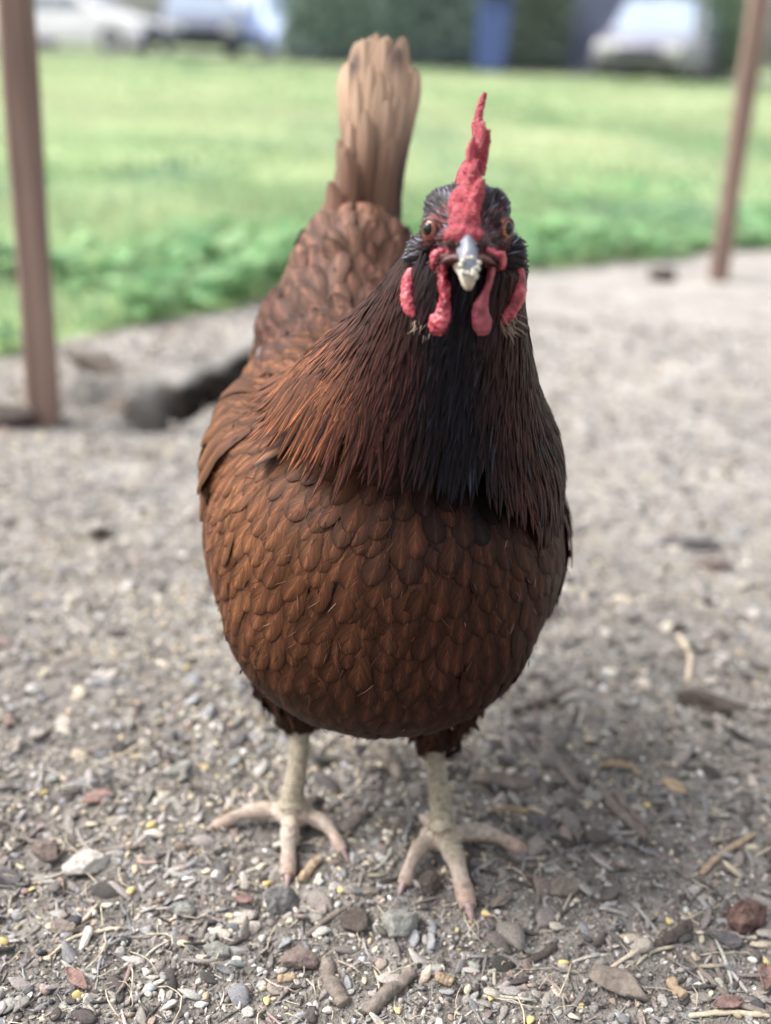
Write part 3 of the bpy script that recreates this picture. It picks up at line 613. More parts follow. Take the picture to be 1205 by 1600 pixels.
def car(loc, rz, col, label, cat='car', van=False, glass='glass', L=4.4, W=1.8):
    """nose towards -y before the turn rz"""
    r = empty('parked_car', loc, rz); tag(r, label, cat, 'cars parked beyond the lawn'); pm = paint('car_paint', col)
    H2 = 1.75 if van else 1.45
    prof_ = [(-L/2, .35), (-L/2-.03, .62), (-L/2+.15, .82), (-L/2+1.05, .98), (-L/2+1.75, H2-.03), (-L/2+2.2, H2), (L/2-.9, H2), (L/2-.25 if van else L/2-.75, H2-.1), (L/2-.12 if van else L/2-.15, 1.02), (L/2, .9), (L/2+.02, .4), (L/2-.1, .25), (-L/2+.1, .25)]
    bm = bmesh.new(); rows_ = []
    for sx, inset in ((-1, 1.0), (-.93, 0.0), (0, 0), (.93, 0.0), (1, 1.0)):
        row = []
        for (y, z) in prof_:
            tum = max(0, z-.95)*.28; x = sx*(W/2-(tum if abs(sx) > .5 else 0)); zz = z if inset == 0 else (z*.97 if z > .9 else z); row.append(bm.verts.new((x, y*(1-.02*inset), zz)))
        rows_.append(row)
    for A, B in zip(rows_, rows_[1:]):
        for k in range(len(prof_)): bm.faces.new((A[k], B[k], B[(k+1) % len(prof_)], A[(k+1) % len(prof_)]))
    bm.faces.new(rows_[0]); bm.faces.new(rows_[-1][::-1]); bmesh.ops.recalc_face_normals(bm, faces=bm.faces[:])
    b = to_obj('body', bm, pm, r, True); bv_ = b.modifiers.new('b', 'BEVEL'); bv_.width = .05; bv_.segments = 2
    def quad(name, pts, mat, th=.02):
        bm = bmesh.new(); f = bm.faces.new([bm.verts.new(p) for p in pts]); o = to_obj(name, bm, MAT[mat], r); s = o.modifiers.new('s', 'SOLIDIFY'); s.thickness = th; s.offset = 0; return o
    y0, y1 = -L/2+1.12, -L/2+1.72; wt = W/2-.27
    quad('windscreen', [(-W/2+.12, y0, 1.035), (W/2-.12, y0, 1.035), (wt-.0, y1, H2-.04), (-wt, y1, H2-.04)], glass, .03)
    yr0, yr1 = (L/2-.10, L/2-.25) if van else (L/2-.16, L/2-.72)
    quad('rear_window', [(-W/2+.15, yr0+.02, 1.06), (W/2-.15, yr0+.02, 1.06), (wt, yr1+.03, H2-.14), (-wt, yr1+.03, H2-.14)], glass, .03)
    for s in (-1, 1):
        xa, xb = s*(W/2+.004), s*(W/2-.105)
        quad('side_window', [(xa-s*.01, y0+.32, 1.02), (xa-s*.01, .25, 1.02), (xb, .25, H2-.13), (xb, y1+.16, H2-.13)], glass)
        quad('side_window', [(xa-s*.01, .33, 1.02), (xa-s*.01, yr0-.5, 1.02), (xb, yr1-.3, H2-.13), (xb, .33, H2-.13)], glass)
        bm = bmesh.new(); cbox(bm, s*W*.36-.2, s*W*.36+.2, -L/2-.05, -L/2+.1, .62, .76, .03); to_obj('headlight', bm, MAT['lamp'], r)
        bm = bmesh.new(); cbox(bm, s*W*.40-.13, s*W*.40+.13, L/2-.08, L/2+.05, .70, .88, .03); to_obj('tail_light', bm, MAT['tail_lamp'], r)
        bm = bmesh.new(); cbox(bm, min(s*W/2, s*(W/2+.18)), max(s*W/2, s*(W/2+.18)), y0+.25, y0+.37, 1.0, 1.13, .03); to_obj('wing_mirror', bm, pm, r)
        for yy in (-L/2+.82, L/2-.82):
            bm = bmesh.new(); bmesh.ops.create_cone(bm, cap_ends=True, segments=28, radius1=.33, radius2=.33, depth=.2, matrix=Matrix.Translation((s*(W/2-.08), yy, .33)) @ Matrix.Rotation(R_(90), 4, 'Y'))
            wh = to_obj('wheel', bm, MAT['tyre'], r)
            bm = bmesh.new(); bmesh.ops.create_cone(bm, cap_ends=True, segments=20, radius1=.2, radius2=.2, depth=.22, matrix=Matrix.Translation((s*(W/2-.08), yy, .33)) @ Matrix.Rotation(R_(90), 4, 'Y')); to_obj('rim', bm, MAT['rim'], wh)
    bm = bmesh.new(); cbox(bm, -W*.42, W*.42, -L/2-.07, -L/2+.06, .33, .5, .03); to_obj('bumper', bm, MAT['plastic'], r)
    bm = bmesh.new(); cbox(bm, -W*.24, W*.24, -L/2-.06, -L/2+.05, .56, .70, .02); to_obj('grille', bm, MAT['plastic'], r)
    return r
def bx(px, y): return P(px, 60, y)[0]
car((bx(105, 30), 31, 0), R_(78), (.80, .80, .80), 'white car parked beyond the lawn by the left post')
car((bx(300, 29), 30, 0), R_(12), (.13, .15, .22), 'dark blue car with pale windscreen beyond the lawn', glass='lightglass')
car((bx(425, 29), 31, 0), R_(25), (.42, .52, .78), 'light blue van beyond the lawn beside the hedge', cat='van', van=True, glass='lightglass', L=4.6)
car((bx(1066, 25.5), 27.5, 0), R_(-24), (.24, .24, .30), 'silver white hatchback beyond the lawn at the right', van=True, glass='lightglass', W=2.0)
# road the cars stand on
bm = bmesh.new(); v = [bm.verts.new(p) for p in ((-60, 27.2, .022), (60, 25.2, .022), (60, 33, .022), (-60, 35, .022))]; bm.faces.new(v)
for v_ in v: v_.co.z += .0
o = to_obj('road', bm, plain('asphalt', (.16, .16, .175), .9, 20, .2, .3)); tag(o, 'grey road behind the lawn', 'road', kind='structure'); o.location.z = .05
# hedge and shrubs
M = NT('leaf_green'); a = M.attr(); M.set(Base_Color=a.outputs['Color'], Roughness=.5); MAT['leafc'] = M.m
def leafy(name, cx_, cy_, w_, d_, h_, n, c1_, c2_, label, cat, parent=None, size=.09, seed=1, z0=0.0):
    r = np.random.default_rng(seed); p = r.uniform(-1, 1, (n*3, 3)); q = np.abs(p); keep = (q[:, 0]**4+q[:, 1]**4+q[:, 2]**4) < 1; p = p[keep]
    p = p/np.maximum((np.abs(p)**4).sum(1)**.25, .01)[:, None]*r.uniform(.6, 1.0, (len(p), 1)); p = p[:n]; n = len(p)
    bumps = 1+.14*vnoise(p*3.1+seed, 3)+.08*vnoise(p*8+seed, 4); p = p*bumps[:, None]
    c_ = np.stack([cx_+p[:, 0]*w_/2, cy_+p[:, 1]*d_/2, z0+h_/2+p[:, 2]*h_/2], -1); a_ = r.normal(size=(n, 3)); a_ /= np.linalg.norm(a_, axis=1)[:, None]; b_ = np.cross(a_, r.normal(size=(n, 3))); b_ /= np.linalg.norm(b_, axis=1)[:, None]; s = size*r.uniform(.5, 1.3, (n, 1))
    V = np.stack([c_-a_*s, c_+b_*s*.5, c_+a_*s, c_-b_*s*.5], 1).reshape(-1, 3); V[:, 2] = np.maximum(V[:, 2], z0+.01); F = np.arange(n*4).reshape(-1, 4)
    k = np.clip(.5+.5*vnoise(p*4+9, 5)+r.normal(0, .15, n), 0, 1)[:, None]; col = np.repeat(np.array(c1_)+(np.array(c2_)-np.array(c1_))*k, 4, 0)
    o = link(name, npmesh(name, V, F, col), MAT['leafc'], None, smooth=False)
    if parent is not None: o.parent = parent
    else: tag(o, label, cat)
    return o
SB = plain('stem_bark', (.10, .075, .055), .9)
def shrub(cx_, cy_, w_, d_, h_, c1_, c2_, label, cat='shrub', seed=1, n=9000, name='shrub'):
    r = empty(name, (cx_, cy_, 0)); tag(r, label, cat)
    leafy('foliage', 0, 0, w_, d_, h_, n, c1_, c2_, '', '', r, seed=seed)
    bm = bmesh.new(); random.seed(seed)
    for k in range(7):
        bm = bmesh.new(); x = random.uniform(-.4, .4)*w_; bmtube(bm, [(x, 0, -.05), (x+random.uniform(-.1, .1), random.uniform(-.1, .1), h_*.4), (x+random.uniform(-.2, .2), random.uniform(-.2, .2), h_*.8)], [.03, .022, .01], 6)
        to_obj('stem', bm, SB, r)
    return r
shrub(bx(545, 27), 27.6, 3.2, 1.2, 2.2, (.19, .26, .24), (.30, .38, .33), 'dark green hedge behind the tail of the hen', 'hedge', 3, 14000, 'hedge')  # hedge and bushes here: haze painted in as lighter leaf tones
shrub(bx(700, 27), 27.8, 2.2, 1.2, 2.2, (.17, .23, .23), (.27, .34, .31), 'dark green bush left of the blue bin', 'bush', 4, name='bush')
shrub(bx(835, 27), 28.0, 1.8, 1.0, 2.3, (.15, .19, .16), (.23, .28, .22), 'grey green bush right of the blue bin', 'bush', 5, name='bush')
shrub(bx(1130, 27), 29.5, 2.4, 1.4, 2.6, (.20, .30, .19), (.36, .46, .32), 'light green bush right of the silver white hatchback', 'bush', 6, name='bush')
shrub(bx(240, 40), 44, 26, 3, 3.2, (.10, .13, .10), (.25, .30, .24), 'long pale green hedge behind the cars on the left', 'hedge', 7, 16000, 'hedge')
shrub(bx(1000, 44), 46, 30, 3, 3.0, (.08, .12, .08), (.18, .24, .16), 'long green hedge far behind the hatchback on the right', 'hedge', 8, 16000, 'hedge')
# blue bin
r = empty('wheeled_bin', (bx(770, 25.6), 25.6, .03)); tag(r, 'tall blue upright bin at the far edge of the lawn', 'bin'); bl = plain('blue_plastic', (.08, .115, .34), .4)
bm = bmesh.new(); bmesh.ops.create_cone(bm, cap_ends=True, segments=4, radius1=.40, radius2=.47, depth=1.3, matrix=Matrix.Translation((0, 0, .72)) @ Matrix.Rotation(R_(45), 4, 'Z')); bmesh.ops.bevel(bm, geom=bm.edges[:], offset=.04, segments=2, affect='EDGES'); to_obj('body', bm, bl, r)
bm = bmesh.new(); cbox(bm, -.36, .36, -.38, .36, 1.375, 1.45, .02); ld = to_obj('lid', bm, bl, r)
bm = bmesh.new(); bmtube(bm, [(-.3, .42, 1.36), (0, .43, 1.37), (.3, .42, 1.36)], [.02]*3, 8); to_obj('handle', bm, bl, ld)
for s in (-1, 1):
    bm = bmesh.new(); bmesh.ops.create_cone(bm, cap_ends=True, segments=20, radius1=.11, radius2=.11, depth=.06, matrix=Matrix.Translation((s*.32, .30, .11)) @ Matrix.Rotation(R_(90), 4, 'Y')); to_obj('wheel', bm, MAT['tyre'], r)
# dark slate-blue board fence
r = empty('board_fence', (bx(905, 28.5), 28.6, 0)); tag(r, 'dark slate-blue board fence left of the silver white hatchback', 'fence'); fm = plain('slate_paint', (.15, .17, .25), .7, 2, .25)
bm = bmesh.new()
for k in range(24): cbox(bm, -1.75+k*.15, -1.75+k*.15+.142, -.012, .012, .05, 2.2+.02*(k % 3))
to_obj('boards', bm, fm, r)
for k in range(4): bm = bmesh.new(); cbox(bm, -1.75+k*1.16, -1.75+k*1.16+.1, .015, .115, 0, 2.15); to_obj('post', bm, fm, r)
bm = bmesh.new(); cbox(bm, -1.75, 1.8, .118, .16, .5, .6); cbox(bm, -1.75, 1.8, .118, .16, 1.6, 1.7); to_obj('rail', bm, fm, r)
# brick outbuilding showing red above the hatchback
r = empty('brick_shed', (bx(1065, 36), 37, 0)); tag(r, 'low red brick shed behind the silver white hatchback', 'shed'); rb = NT('brick'); bt = rb.n('ShaderNodeTexBrick'); bt.inputs['Scale'].default_value = 4; bt.inputs['Color1'].default_value = (.42, .12, .08, 1); bt.inputs['Color2'].default_value = (.34, .09, .06, 1); bt.inputs['Mortar'].default_value = (.4, .36, .32, 1); rb.l(rb.obj(), bt.inputs['Vector']); rb.set(Base_Color=bt.outputs[0], Roughness=.9)
bm = bmesh.new(); cbox(bm, -1.6, 1.6, 0, 2.4, 0, 2.3); to_obj('wall', bm, rb.m, r)
bm = bmesh.new(); vv = [bm.verts.new(p) for p in ((-1.8, -.2, 2.303), (1.8, -.2, 2.303), (1.8, 2.6, 2.303), (-1.8, 2.6, 2.303), (-1.8, 1.2, 3.1), (1.8, 1.2, 3.1))]
for f in ((0, 1, 5, 4), (2, 3, 4, 5), (1, 2, 5), (3, 0, 4), (3, 2, 1, 0)): bm.faces.new([vv[i] for i in f])
to_obj('roof', bm, plain('roof_tile', (.16, .10, .08), .8), r)
bm = bmesh.new(); cbox(bm, -.45, .45, -.03, -.003, 0, 2.0); dd_ = to_obj('door', bm, fm, r)
bm = bmesh.new(); cbox(bm, .3, .36, -.07, -.033, .95, 1.1, .005); to_obj('handle', bm, MAT['rim'], dd_)
# ================================================================== HEN
def ellipsoid(bm, c, r, rot=None, seg=20):
    mt = Matrix.Translation(V3(c)) @ (rot.to_4x4() if rot is not None else Matrix.Identity(4)) @ Matrix.Diagonal((r[0], r[1], r[2], 1))
    bmesh.ops.create_uvsphere(bm, u_segments=seg, v_segments=seg//2+2, radius=1, matrix=mt)
def tube(bm, pts, rad, seg=12, up=None, caps=True):
    """loft along pts; rad: number or (a,b) per point, a along 'side', b along 'up'"""
    pts = [V3(p) for p in pts]; prev = None; rings_ = []
    for i, p in enumerate(pts):
        t = (pts[min(i+1, len(pts)-1)]-pts[max(i-1, 0)]).normalized()
        ref = V3(up) if up is not None else (prev if prev is not None else Vector((0, 0, 1)) if abs(t.z) < .9 else Vector((0, 1, 0)))
        u_ = (ref-t*ref.dot(t)).normalized(); s_ = t.cross(u_); prev = u_
        r = rad[i]; ra, rb = (r, r) if not hasattr(r, '__len__') else r
        rings_.append([bm.verts.new(p+s_*ra*math.cos(2*math.pi*k/seg)+u_*rb*math.sin(2*math.pi*k/seg)) for k in range(seg)])
    for A, B in zip(rings_, rings_[1:]):
        for k in range(seg): bm.faces.new((A[k], A[(k+1) % seg], B[(k+1) % seg], B[k]))
    if caps: bm.faces.new(rings_[0][::-1]); bm.faces.new(rings_[-1])
    return rings_
def curve_pts(pts, n):
    """Catmull-Rom through pts (any dimension)"""
    p = [np.array(q, float) for q in pts]; p = [2*p[0]-p[1]]+p+[2*p[-1]-p[-2]]; out = []
    segs = len(p)-3
    for j in range(n):
        t = j/(n-1)*segs; i = min(int(t), segs-1); t -= i; a, b, c_, d = p[i:i+4]
        out.append(.5*((2*b)+(c_-a)*t+(2*a-5*b+4*c_-d)*t*t+(3*b-a-3*c_+d)*t**3))
    return out
def remesh(bm, voxel, smooth=0, fac=.5):
    bmesh.ops.recalc_face_normals(bm, faces=bm.faces[:])
    me = bpy.data.meshes.new('tmp'); bm.to_mesh(me); bm.free()
    o = bpy.data.objects.new('tmp', me); C.objects.link(o)
    r = o.modifiers.new('r', 'REMESH'); r.mode = 'VOXEL'; r.voxel_size = voxel
    if smooth:
        s = o.modifiers.new('s', 'SMOOTH'); s.iterations = smooth; s.factor = fac
    dg = bpy.context.evaluated_depsgraph_get(); dg.update()
    res = bpy.data.meshes.new_from_object(o.evaluated_get(dg))
    bpy.data.objects.remove(o); bpy.data.meshes.remove(me); return res
def co(me):
    a = np.empty(len(me.vertices)*3, np.float32); me.vertices.foreach_get('co', a); return a.reshape(-1, 3).astype(float)
def bvh_of(me):
    return BVHTree.FromPolygons([v.co[:] for v in me.vertices], [p.vertices[:] for p in me.polygons])
def bm_mesh(name, bm, mat, parent, smooth=True):
    me = bpy.data.meshes.new(name); bm.to_mesh(me); bm.free(); return link(name, me, mat, parent, smooth)

hen = empty('hen', (0.0, .64, 0))
tag(hen, 'russet brown hen with red comb facing the camera on bare dirt', 'hen')

# head frame: x picture right, y away from the camera, z up
HO = P(729, 360, .565)
hX = cR/np.linalg.norm(cR); hY = np.array([0, .985, -.17]); hY -= hX*(hX@hY); hY /= np.linalg.norm(hY); hZ = np.cross(hX, hY)
def H(x, y, z): return HO+(hX*x+hY*y+hZ*z)*.001
HR = Matrix([[hX[i], hY[i], hZ[i]] for i in range(3)])

# ---- torso and neck (guide surfaces the feathers lie on)
TORSO = [((.001, .648, .207), (.114, .118, .105)), ((.000, .604, .180), (.097, .075, .080)), ((-.012, .74, .235), (.100, .12, .098)),
         ((-.030, .80, .285), (.072, .075, .075)), ((-.030, .825, .328), (.050, .050, .062)),
         ((-.084, .69, .232), (.035, .085, .062)), ((.086, .69, .200), (.031, .085, .058))]
NECK = [((.000, .650, .225), (.100, .095)), ((.006, .632, .262), (.086, .080)), ((.014, .612, .30), (.064, .066)),
        ((.026, .590, .345), (.043, .046)), ((.036, .577, .385), (.030, .034)), ((.040, .572, .408), (.022, .027))]
bm = bmesh.new()
for c_, r_ in TORSO: ellipsoid(bm, c_, r_, seg=32)
pts = curve_pts([list(a)+list(b) for a, b in NECK], 14)
tube(bm, [p[:3] for p in pts], [(p[3]*.80, p[4]*.80) for p in pts], seg=32, up=(0, 1, 0))
torso = remesh(bm, .005, 14, .6)
torso_bvh = bvh_of(torso)
# the neck cape: a cone that stands a little proud of the shoulders
bm = bmesh.new()
MANT = [(.002, .640, .222, .114, .116), (.007, .636, .245, .107, .106), (.015, .622, .278, .092, .090), (.019, .608, .310, .075, .070), (.026, .592, .345, .0525, .053), (.032, .578, .380, .036, .040), (.038, .574, .405, .0285, .033)]
pts = curve_pts(MANT, 16)
tube(bm, [p[:3] for p in pts], [(p[3], p[4]) for p in pts], seg=48, up=(0, 1, 0))
bmesh.ops.recalc_face_normals(bm, faces=bm.faces[:])
mantle = bpy.data.meshes.new('tmp'); bm.to_mesh(mantle); bm.free(); mantle_bvh = bvh_of(mantle)

# ---- body: torso, neck, head, legs and toes as one continuous surface
bm = bmesh.new(); bm.from_mesh(torso)
ellipsoid(bm, H(0, 3, 1), (.0215, .028, .0225), HR, 24)
ellipsoid(bm, H(-.5, -14, -5), (.0155, .017, .0135), HR, 20)
ellipsoid(bm, H(-1, -24, -9), (.0105, .010, .0095), HR, 20)
ellipsoid(bm, H(0, 6, -18), (.0215, .024, .018), HR, 20)
for s in (-1, 1):
    ellipsoid(bm, H(s*7.4-1.6, -30, -5.5), (.0038, .0045, .0036), HR, 12)      # soft swelling over the nostril
    ellipsoid(bm, H(s*15-1, -9, -1), (.0075, .011, .0100), HR, 14)      # swelling round the eye
    ellipsoid(bm, H(s*11.5, -1, 9.5), (.0095, .014, .0105), HR, 14)      # brow
    ellipsoid(bm, H(s*22, 4, -14), (.0075, .011, .0125), HR, 14)        # ear tuft
    tube(bm, [H(s*6-1, -28, -12), H(s*11-1, -24, -14.5), H(s*16-1, -18, -17)], [.0030, .0038, .003], 8)   # cheek skin at the gape
tube(bm, [H(0, 6, -10), H(2, 14, -30), np.array(NECK[3][0])], [.020, .0245, .036], 20)
GZ = lambda p: float(ground_z(p[0], p[1]))
def gnd(px, py, up): p = G(px, py, .004); p[2] = GZ(p)+up; return p
TOES, RINGS = [], []
def leg(top, ankle_px, toes, thigh):
    a = gnd(ankle_px[0], ankle_px[1], 0); a = G(ankle_px[0], ankle_px[1], .022)
    tube(bm, curve_pts([top+np.array([0, .004, .03]), top, (top+a)/2+np.array([.0005, -.002, 0]), a+np.array([0, 0, .006]), a-np.array([0, 0, .008])], 12),
         [.0086, .0082, .0078, .0075, .0073, .0072, .0072, .0074, .0080, .0090, .0108, .0100], 14)
    RINGS.append([top, a])
    ellipsoid(bm, a-np.array([0, 0, .009]), (.0145, .0130, .0078))
    for (kx, ky), (tx, ty), r0, r1 in toes:
        k = gnd(kx, ky, r0*1.0+.002); t = gnd(tx, ty, r1*.55)
        base = a-np.array([0, 0, .009])
        d = t-base; arch = np.array([0, 0, .003])
        pts_ = curve_pts([base, k+arch, t], 12)
        tube(bm, pts_, [(r0*1.14)*(1-q**1.3)+r1*.98*q**1.3+.0007*math.cos(q*14) for q in np.linspace(0, 1, 12)], 12)
        RINGS.append(pts_); TOES.append((pts_[-2], pts_[-1], r1))
    # web skin between the toe roots
    b = a-np.array([0, 0, .011])
    for (i, j) in ((0, 1), (1, 2)):
        k1 = gnd(*toes[i][0], .006); k2 = gnd(*toes[j][0], .006)
        c_ = (b*1.3+k1*.35+k2*.35)/2.0
        tube(bm, [b, (b+c_)/2, c_], [(.006, .004), (.0075, .0036), (.003, .002)], 10, up=(0, 0, 1))
    # hind toe
    h = a+np.array([.012*(1 if top[0] < 0 else -1), .030, -.016]); h[2] = GZ(h)+.004
    pts_ = curve_pts([a-np.array([0, 0, .008]), (a+h)/2+np.array([0, 0, -.002]), h], 8)
    tube(bm, pts_, [.0065, .006, .0055, .005, .0048, .0045, .004, .003], 10); RINGS.append(pts_); TOES.append((pts_[-2], pts_[-1], .003))
legL_top = P(471, 1128, .640); legR_top = P(678, 1160, .640)
leg(legL_top, (458, 1252), [((395, 1278), (335, 1288), .0058, .0040), ((452, 1320), (450, 1366), .0062, .0048), ((507, 1300), (537, 1332), .0056, .0036)], None)
leg(legR_top, (690, 1290), [((652, 1345), (630, 1385), .0055, .0042), ((708, 1360), (732, 1420), .0066, .0056), ((756, 1316), (822, 1327), .0062, .0042)], None)
body_me = remesh(bm, .00125, 5, .5)
bv = co(body_me); nb = len(bv)
hl = np.stack([(bv-HO)@hX, (bv-HO)@hY, (bv-HO)@hZ], -1)*1000
col = np.tile(np.array([.05, .022, .013]), (nb, 1)); ringv = np.zeros(nb)
hd = (np.abs(hl[:, 0]) < 34) & (hl[:, 2] > -36) & (hl[:, 1] < 40)
face = hd & (hl[:, 1] < 2)
nz = fbm(bv*260, 3, 5)
dark = np.array([.018, .011, .012]); pink = np.array([.30, .050, .055]); skin = np.array([.12, .045, .045])
col[hd] = dark
rr = np.exp(-(((np.abs(hl[:, 0]+.5)-17)/9)**2+((hl[:, 1]+15)/13)**2+((hl[:, 2]-0)/10)**2))
gape = np.exp(-((hl[:, 1]+24)/12)**2-((hl[:, 2]+13)/5.5)**2)
kf = np.clip(1.15*rr+1.3*gape+nz*.2, 0, 1)[:, None]*hd[:, None]
col = col*(1-kf)+(skin*.8+pink*.5)*kf
nos = hd & (hl[:, 1] < -27) & (hl[:, 2] > -10.5) & (np.abs(hl[:, 0]+1.6) > 4); col[nos] = (.10, .045, .050)
low = bv[:, 2] < .075
shank = np.array([.45, .40, .30]); toe = np.array([.60, .52, .455])
best = np.full(nb, 1e9)
for pl in RINGS:
    pl = np.array(pl); acc = 0
    for A, B in zip(pl, pl[1:]):
        L = np.linalg.norm(B-A); t = np.clip(((bv-A)@(B-A))/L**2, 0, 1); dd = np.linalg.norm(bv-A-t[:, None]*(B-A), axis=1)
        u_ = dd < best; best[u_] = dd[u_]; ringv[u_] = (acc+t*L)[u_]; acc += L
ringv[~low] = 0
ts = sstep(.012, .026, bv[:, 2])[:, None]
tipn = np.clip(fbm(bv*120, 2, 9)*.25+.15, 0, .5)[:, None]
lc = (toe*(1-tipn)+np.array([.50, .32, .24])*tipn)*(1-ts)+shank*ts
rnear = sstep(.030, .062, ringv)[:, None]*(bv[:, 2:3] < .016)
lc = lc*(1-.7*rnear)+np.array([.50, .34, .26])*.7*rnear
lc = lc*(1-.45*np.clip(fbm(bv*300, 3, 19)+.1, 0, 1))[:, None]
col[low] = lc[low]
a = body_me.color_attributes.new('Col', 'FLOAT_COLOR', 'POINT'); a.data.foreach_set('color', np.concatenate([col, np.ones((nb, 1))], 1).astype(np.float32).ravel())
a = body_me.attributes.new('ring', 'FLOAT', 'POINT'); a.data.foreach_set('value', ringv.astype(np.float32))
body = link('body', body_me, MAT['skin'], hen)
body_bvh = bvh_of(body_me)
# claws
for i, (A, B, r) in enumerate(TOES):
    d = (B-A)/np.linalg.norm(B-A); bm = bmesh.new(); L = .015 if r > .005 else .012
    p0 = B-d*.003+np.array([0, 0, r*.35]); p1 = p0+d*L*.5+np.array([0, 0, -.0005]); p2 = p0+d*L; p2[2] = max(GZ(p2)-.0005, .0)
    tube(bm, curve_pts([p0, p1, p2], 7), [r*.62*(1-q)**.7+.0003 for q in np.linspace(0, 1, 7)], 10)
    bm_mesh('claw', bm, MAT['claw'], hen)

# ---- feathers
def shape_w(s, kind):
    if kind == 'broad': return np.where(s < .64, .42+.58*(s/.64)**.8, np.sqrt(np.clip(1-((s-.64)/.36)**2.3, 0, 1)))
    if kind == 'lance': return np.where(s < .35, .55+.45*(s/.35), np.clip(1-((s-.35)/.65)**1.7, 0, 1)**.9)
    return np.where(s < .3, .7+.3*(s/.3), np.clip(1-((s-.3)/.7)**2.2, 0, 1))
def sample(me, n, rmin, ok, seed):
    r = np.random.default_rng(seed); me.calc_loop_triangles()
    tri = np.empty(len(me.loop_triangles)*3, np.int32); me.loop_triangles.foreach_get('vertices', tri); tri = tri.reshape(-1, 3)
    v = co(me); A, B, D = v[tri[:, 0]], v[tri[:, 1]], v[tri[:, 2]]; ar = np.linalg.norm(np.cross(B-A, D-A), axis=1)
    ctr = (A+B+D)/3; ar = ar*ok(ctr)
    ti = r.choice(len(tri), n, p=ar/ar.sum()); q = r.random((n, 2)); f = q.sum(1) > 1; q[f] = 1-q[f]
    p = A[ti]+(B-A)[ti]*q[:, :1]+(D-A)[ti]*q[:, 1:]
    grid, out = {}, []
    rm = rmin(p) if callable(rmin) else np.full(n, rmin); g = float(rm.max())
    for i in range(n):
        k = tuple((p[i]/g).astype(int)); good = True
        for dx in (-1, 0, 1):
            for dy in (-1, 0, 1):
                for dz in (-1, 0, 1):
                    for j in grid.get((k[0]+dx, k[1]+dy, k[2]+dz), ()):
                        e = p[i]-p[j]
                        if e@e < rm[i]*rm[i]: good = False; break
                    if not good: break
                if not good: break
            if not good: break
        if good: grid.setdefault(k, []).append(i); out.append(i)
    return p[out]
SS = {'broad': np.array([0, .22, .44, .64, .79, .90, .96, .99]), 'lance': np.array([0, .2, .4, .58, .74, .86, .94, 1]), 'bristle': np.array([0, .35, .7, 1])}
def feathers(name, bvh, pts, flow, par, mat, kind='broad', U=(-1, -.5, 0, .5, 1), seed=1, parent=None):
    """par(p, n) -> dict L W lift h0 col(3) [curve jit]; each feather is laid along the surface following flow"""
    r = random.Random(seed); ss = SS[kind]; wv = shape_w(ss, kind); U = np.array(U); nU, nS = len(U), len(ss)
    Vs, Cs, UV = [], [], []
    uvt = np.stack(np.meshgrid(U*.5+.5, ss), -1).reshape(-1, 2)
    for p in pts:
        loc, nrm, _, _ = bvh.find_nearest(V3(p))
        d = flow(loc, nrm)
        q = par(loc, nrm, d)
        if q is None: continue
        L, W, lift, h0 = q['L']*r.uniform(.85, 1.15), q['W']*r.uniform(.88, 1.1), q['lift']*r.uniform(.7, 1.4), q['h0']
        jit = r.gauss(0, q.get('jit', .12)); roll = r.gauss(0, q.get('roll', .10)); cv = q.get('curve', .35)
        cen, nn, dd = [], [], []; c_ = loc.copy(); n_ = nrm.copy(); last = 0; 
        for s in ss:
            if s > last:
                st_ = (s-last)*L; c2 = c_+d*st_
                l2, n2, _, dist = bvh.find_nearest(c2)
                if q.get('free', 0):      # tips that leave the surface
                    l2 = l2.lerp(c2, q['free']); n2 = n2.lerp(n_, q['free']).normalized()
                c_ = l2; n_ = n2; last = s; d2 = flow(c_, n_); d = (d*.5+d2*.5); d = (d-n_*d.dot(n_)).normalized()
            cen.append(c_[:]); nn.append(n_[:]); dd.append(d[:])
        cen, nn, dd = np.array(cen), np.array(nn), np.array(dd)
        side = np.cross(dd, nn); ax = ss*L
        cen = cen+side*(np.sin(jit)*ax)[:, None]
        ww = wv*W; cen = cen+side*(math.sin(r.uniform(0, 6.28))*.03*L*np.sin(ss*3))[:, None]
        off = h0+lift*ax-q.get('tuck', 0)*L*ss**4
        up = off[:, None]-cv*ww[:, None]*U[None, :]**2+math.tan(roll)*ww[:, None]*U[None, :]
        v = cen[:, None, :]+side[:, None, :]*(U[None, :, None]*ww[:, None, None])+nn[:, None, :]*up[:, :, None]
        Vs.append(v.reshape(-1, 3)); UV.append(uvt)
        cc = np.array(q['col'])*r.uniform(*q.get('var', (.8, 1.2)))
        Cs.append(np.tile(np.append(cc, r.random()), (nS*nU, 1)))
    n = len(Vs); t = np.arange(nS*nU).reshape(nS, nU)
    f = np.stack([t[:-1, :-1], t[:-1, 1:], t[1:, 1:], t[1:, :-1]], -1).reshape(-1, 4)
    F_ = (np.arange(n)[:, None, None]*(nS*nU)+f[None]).reshape(-1, 4)
    me = npmesh(name, np.concatenate(Vs), F_, np.concatenate(Cs), np.concatenate(UV))
    print(name, n)
    return link(name, me, MAT[mat], parent or hen)

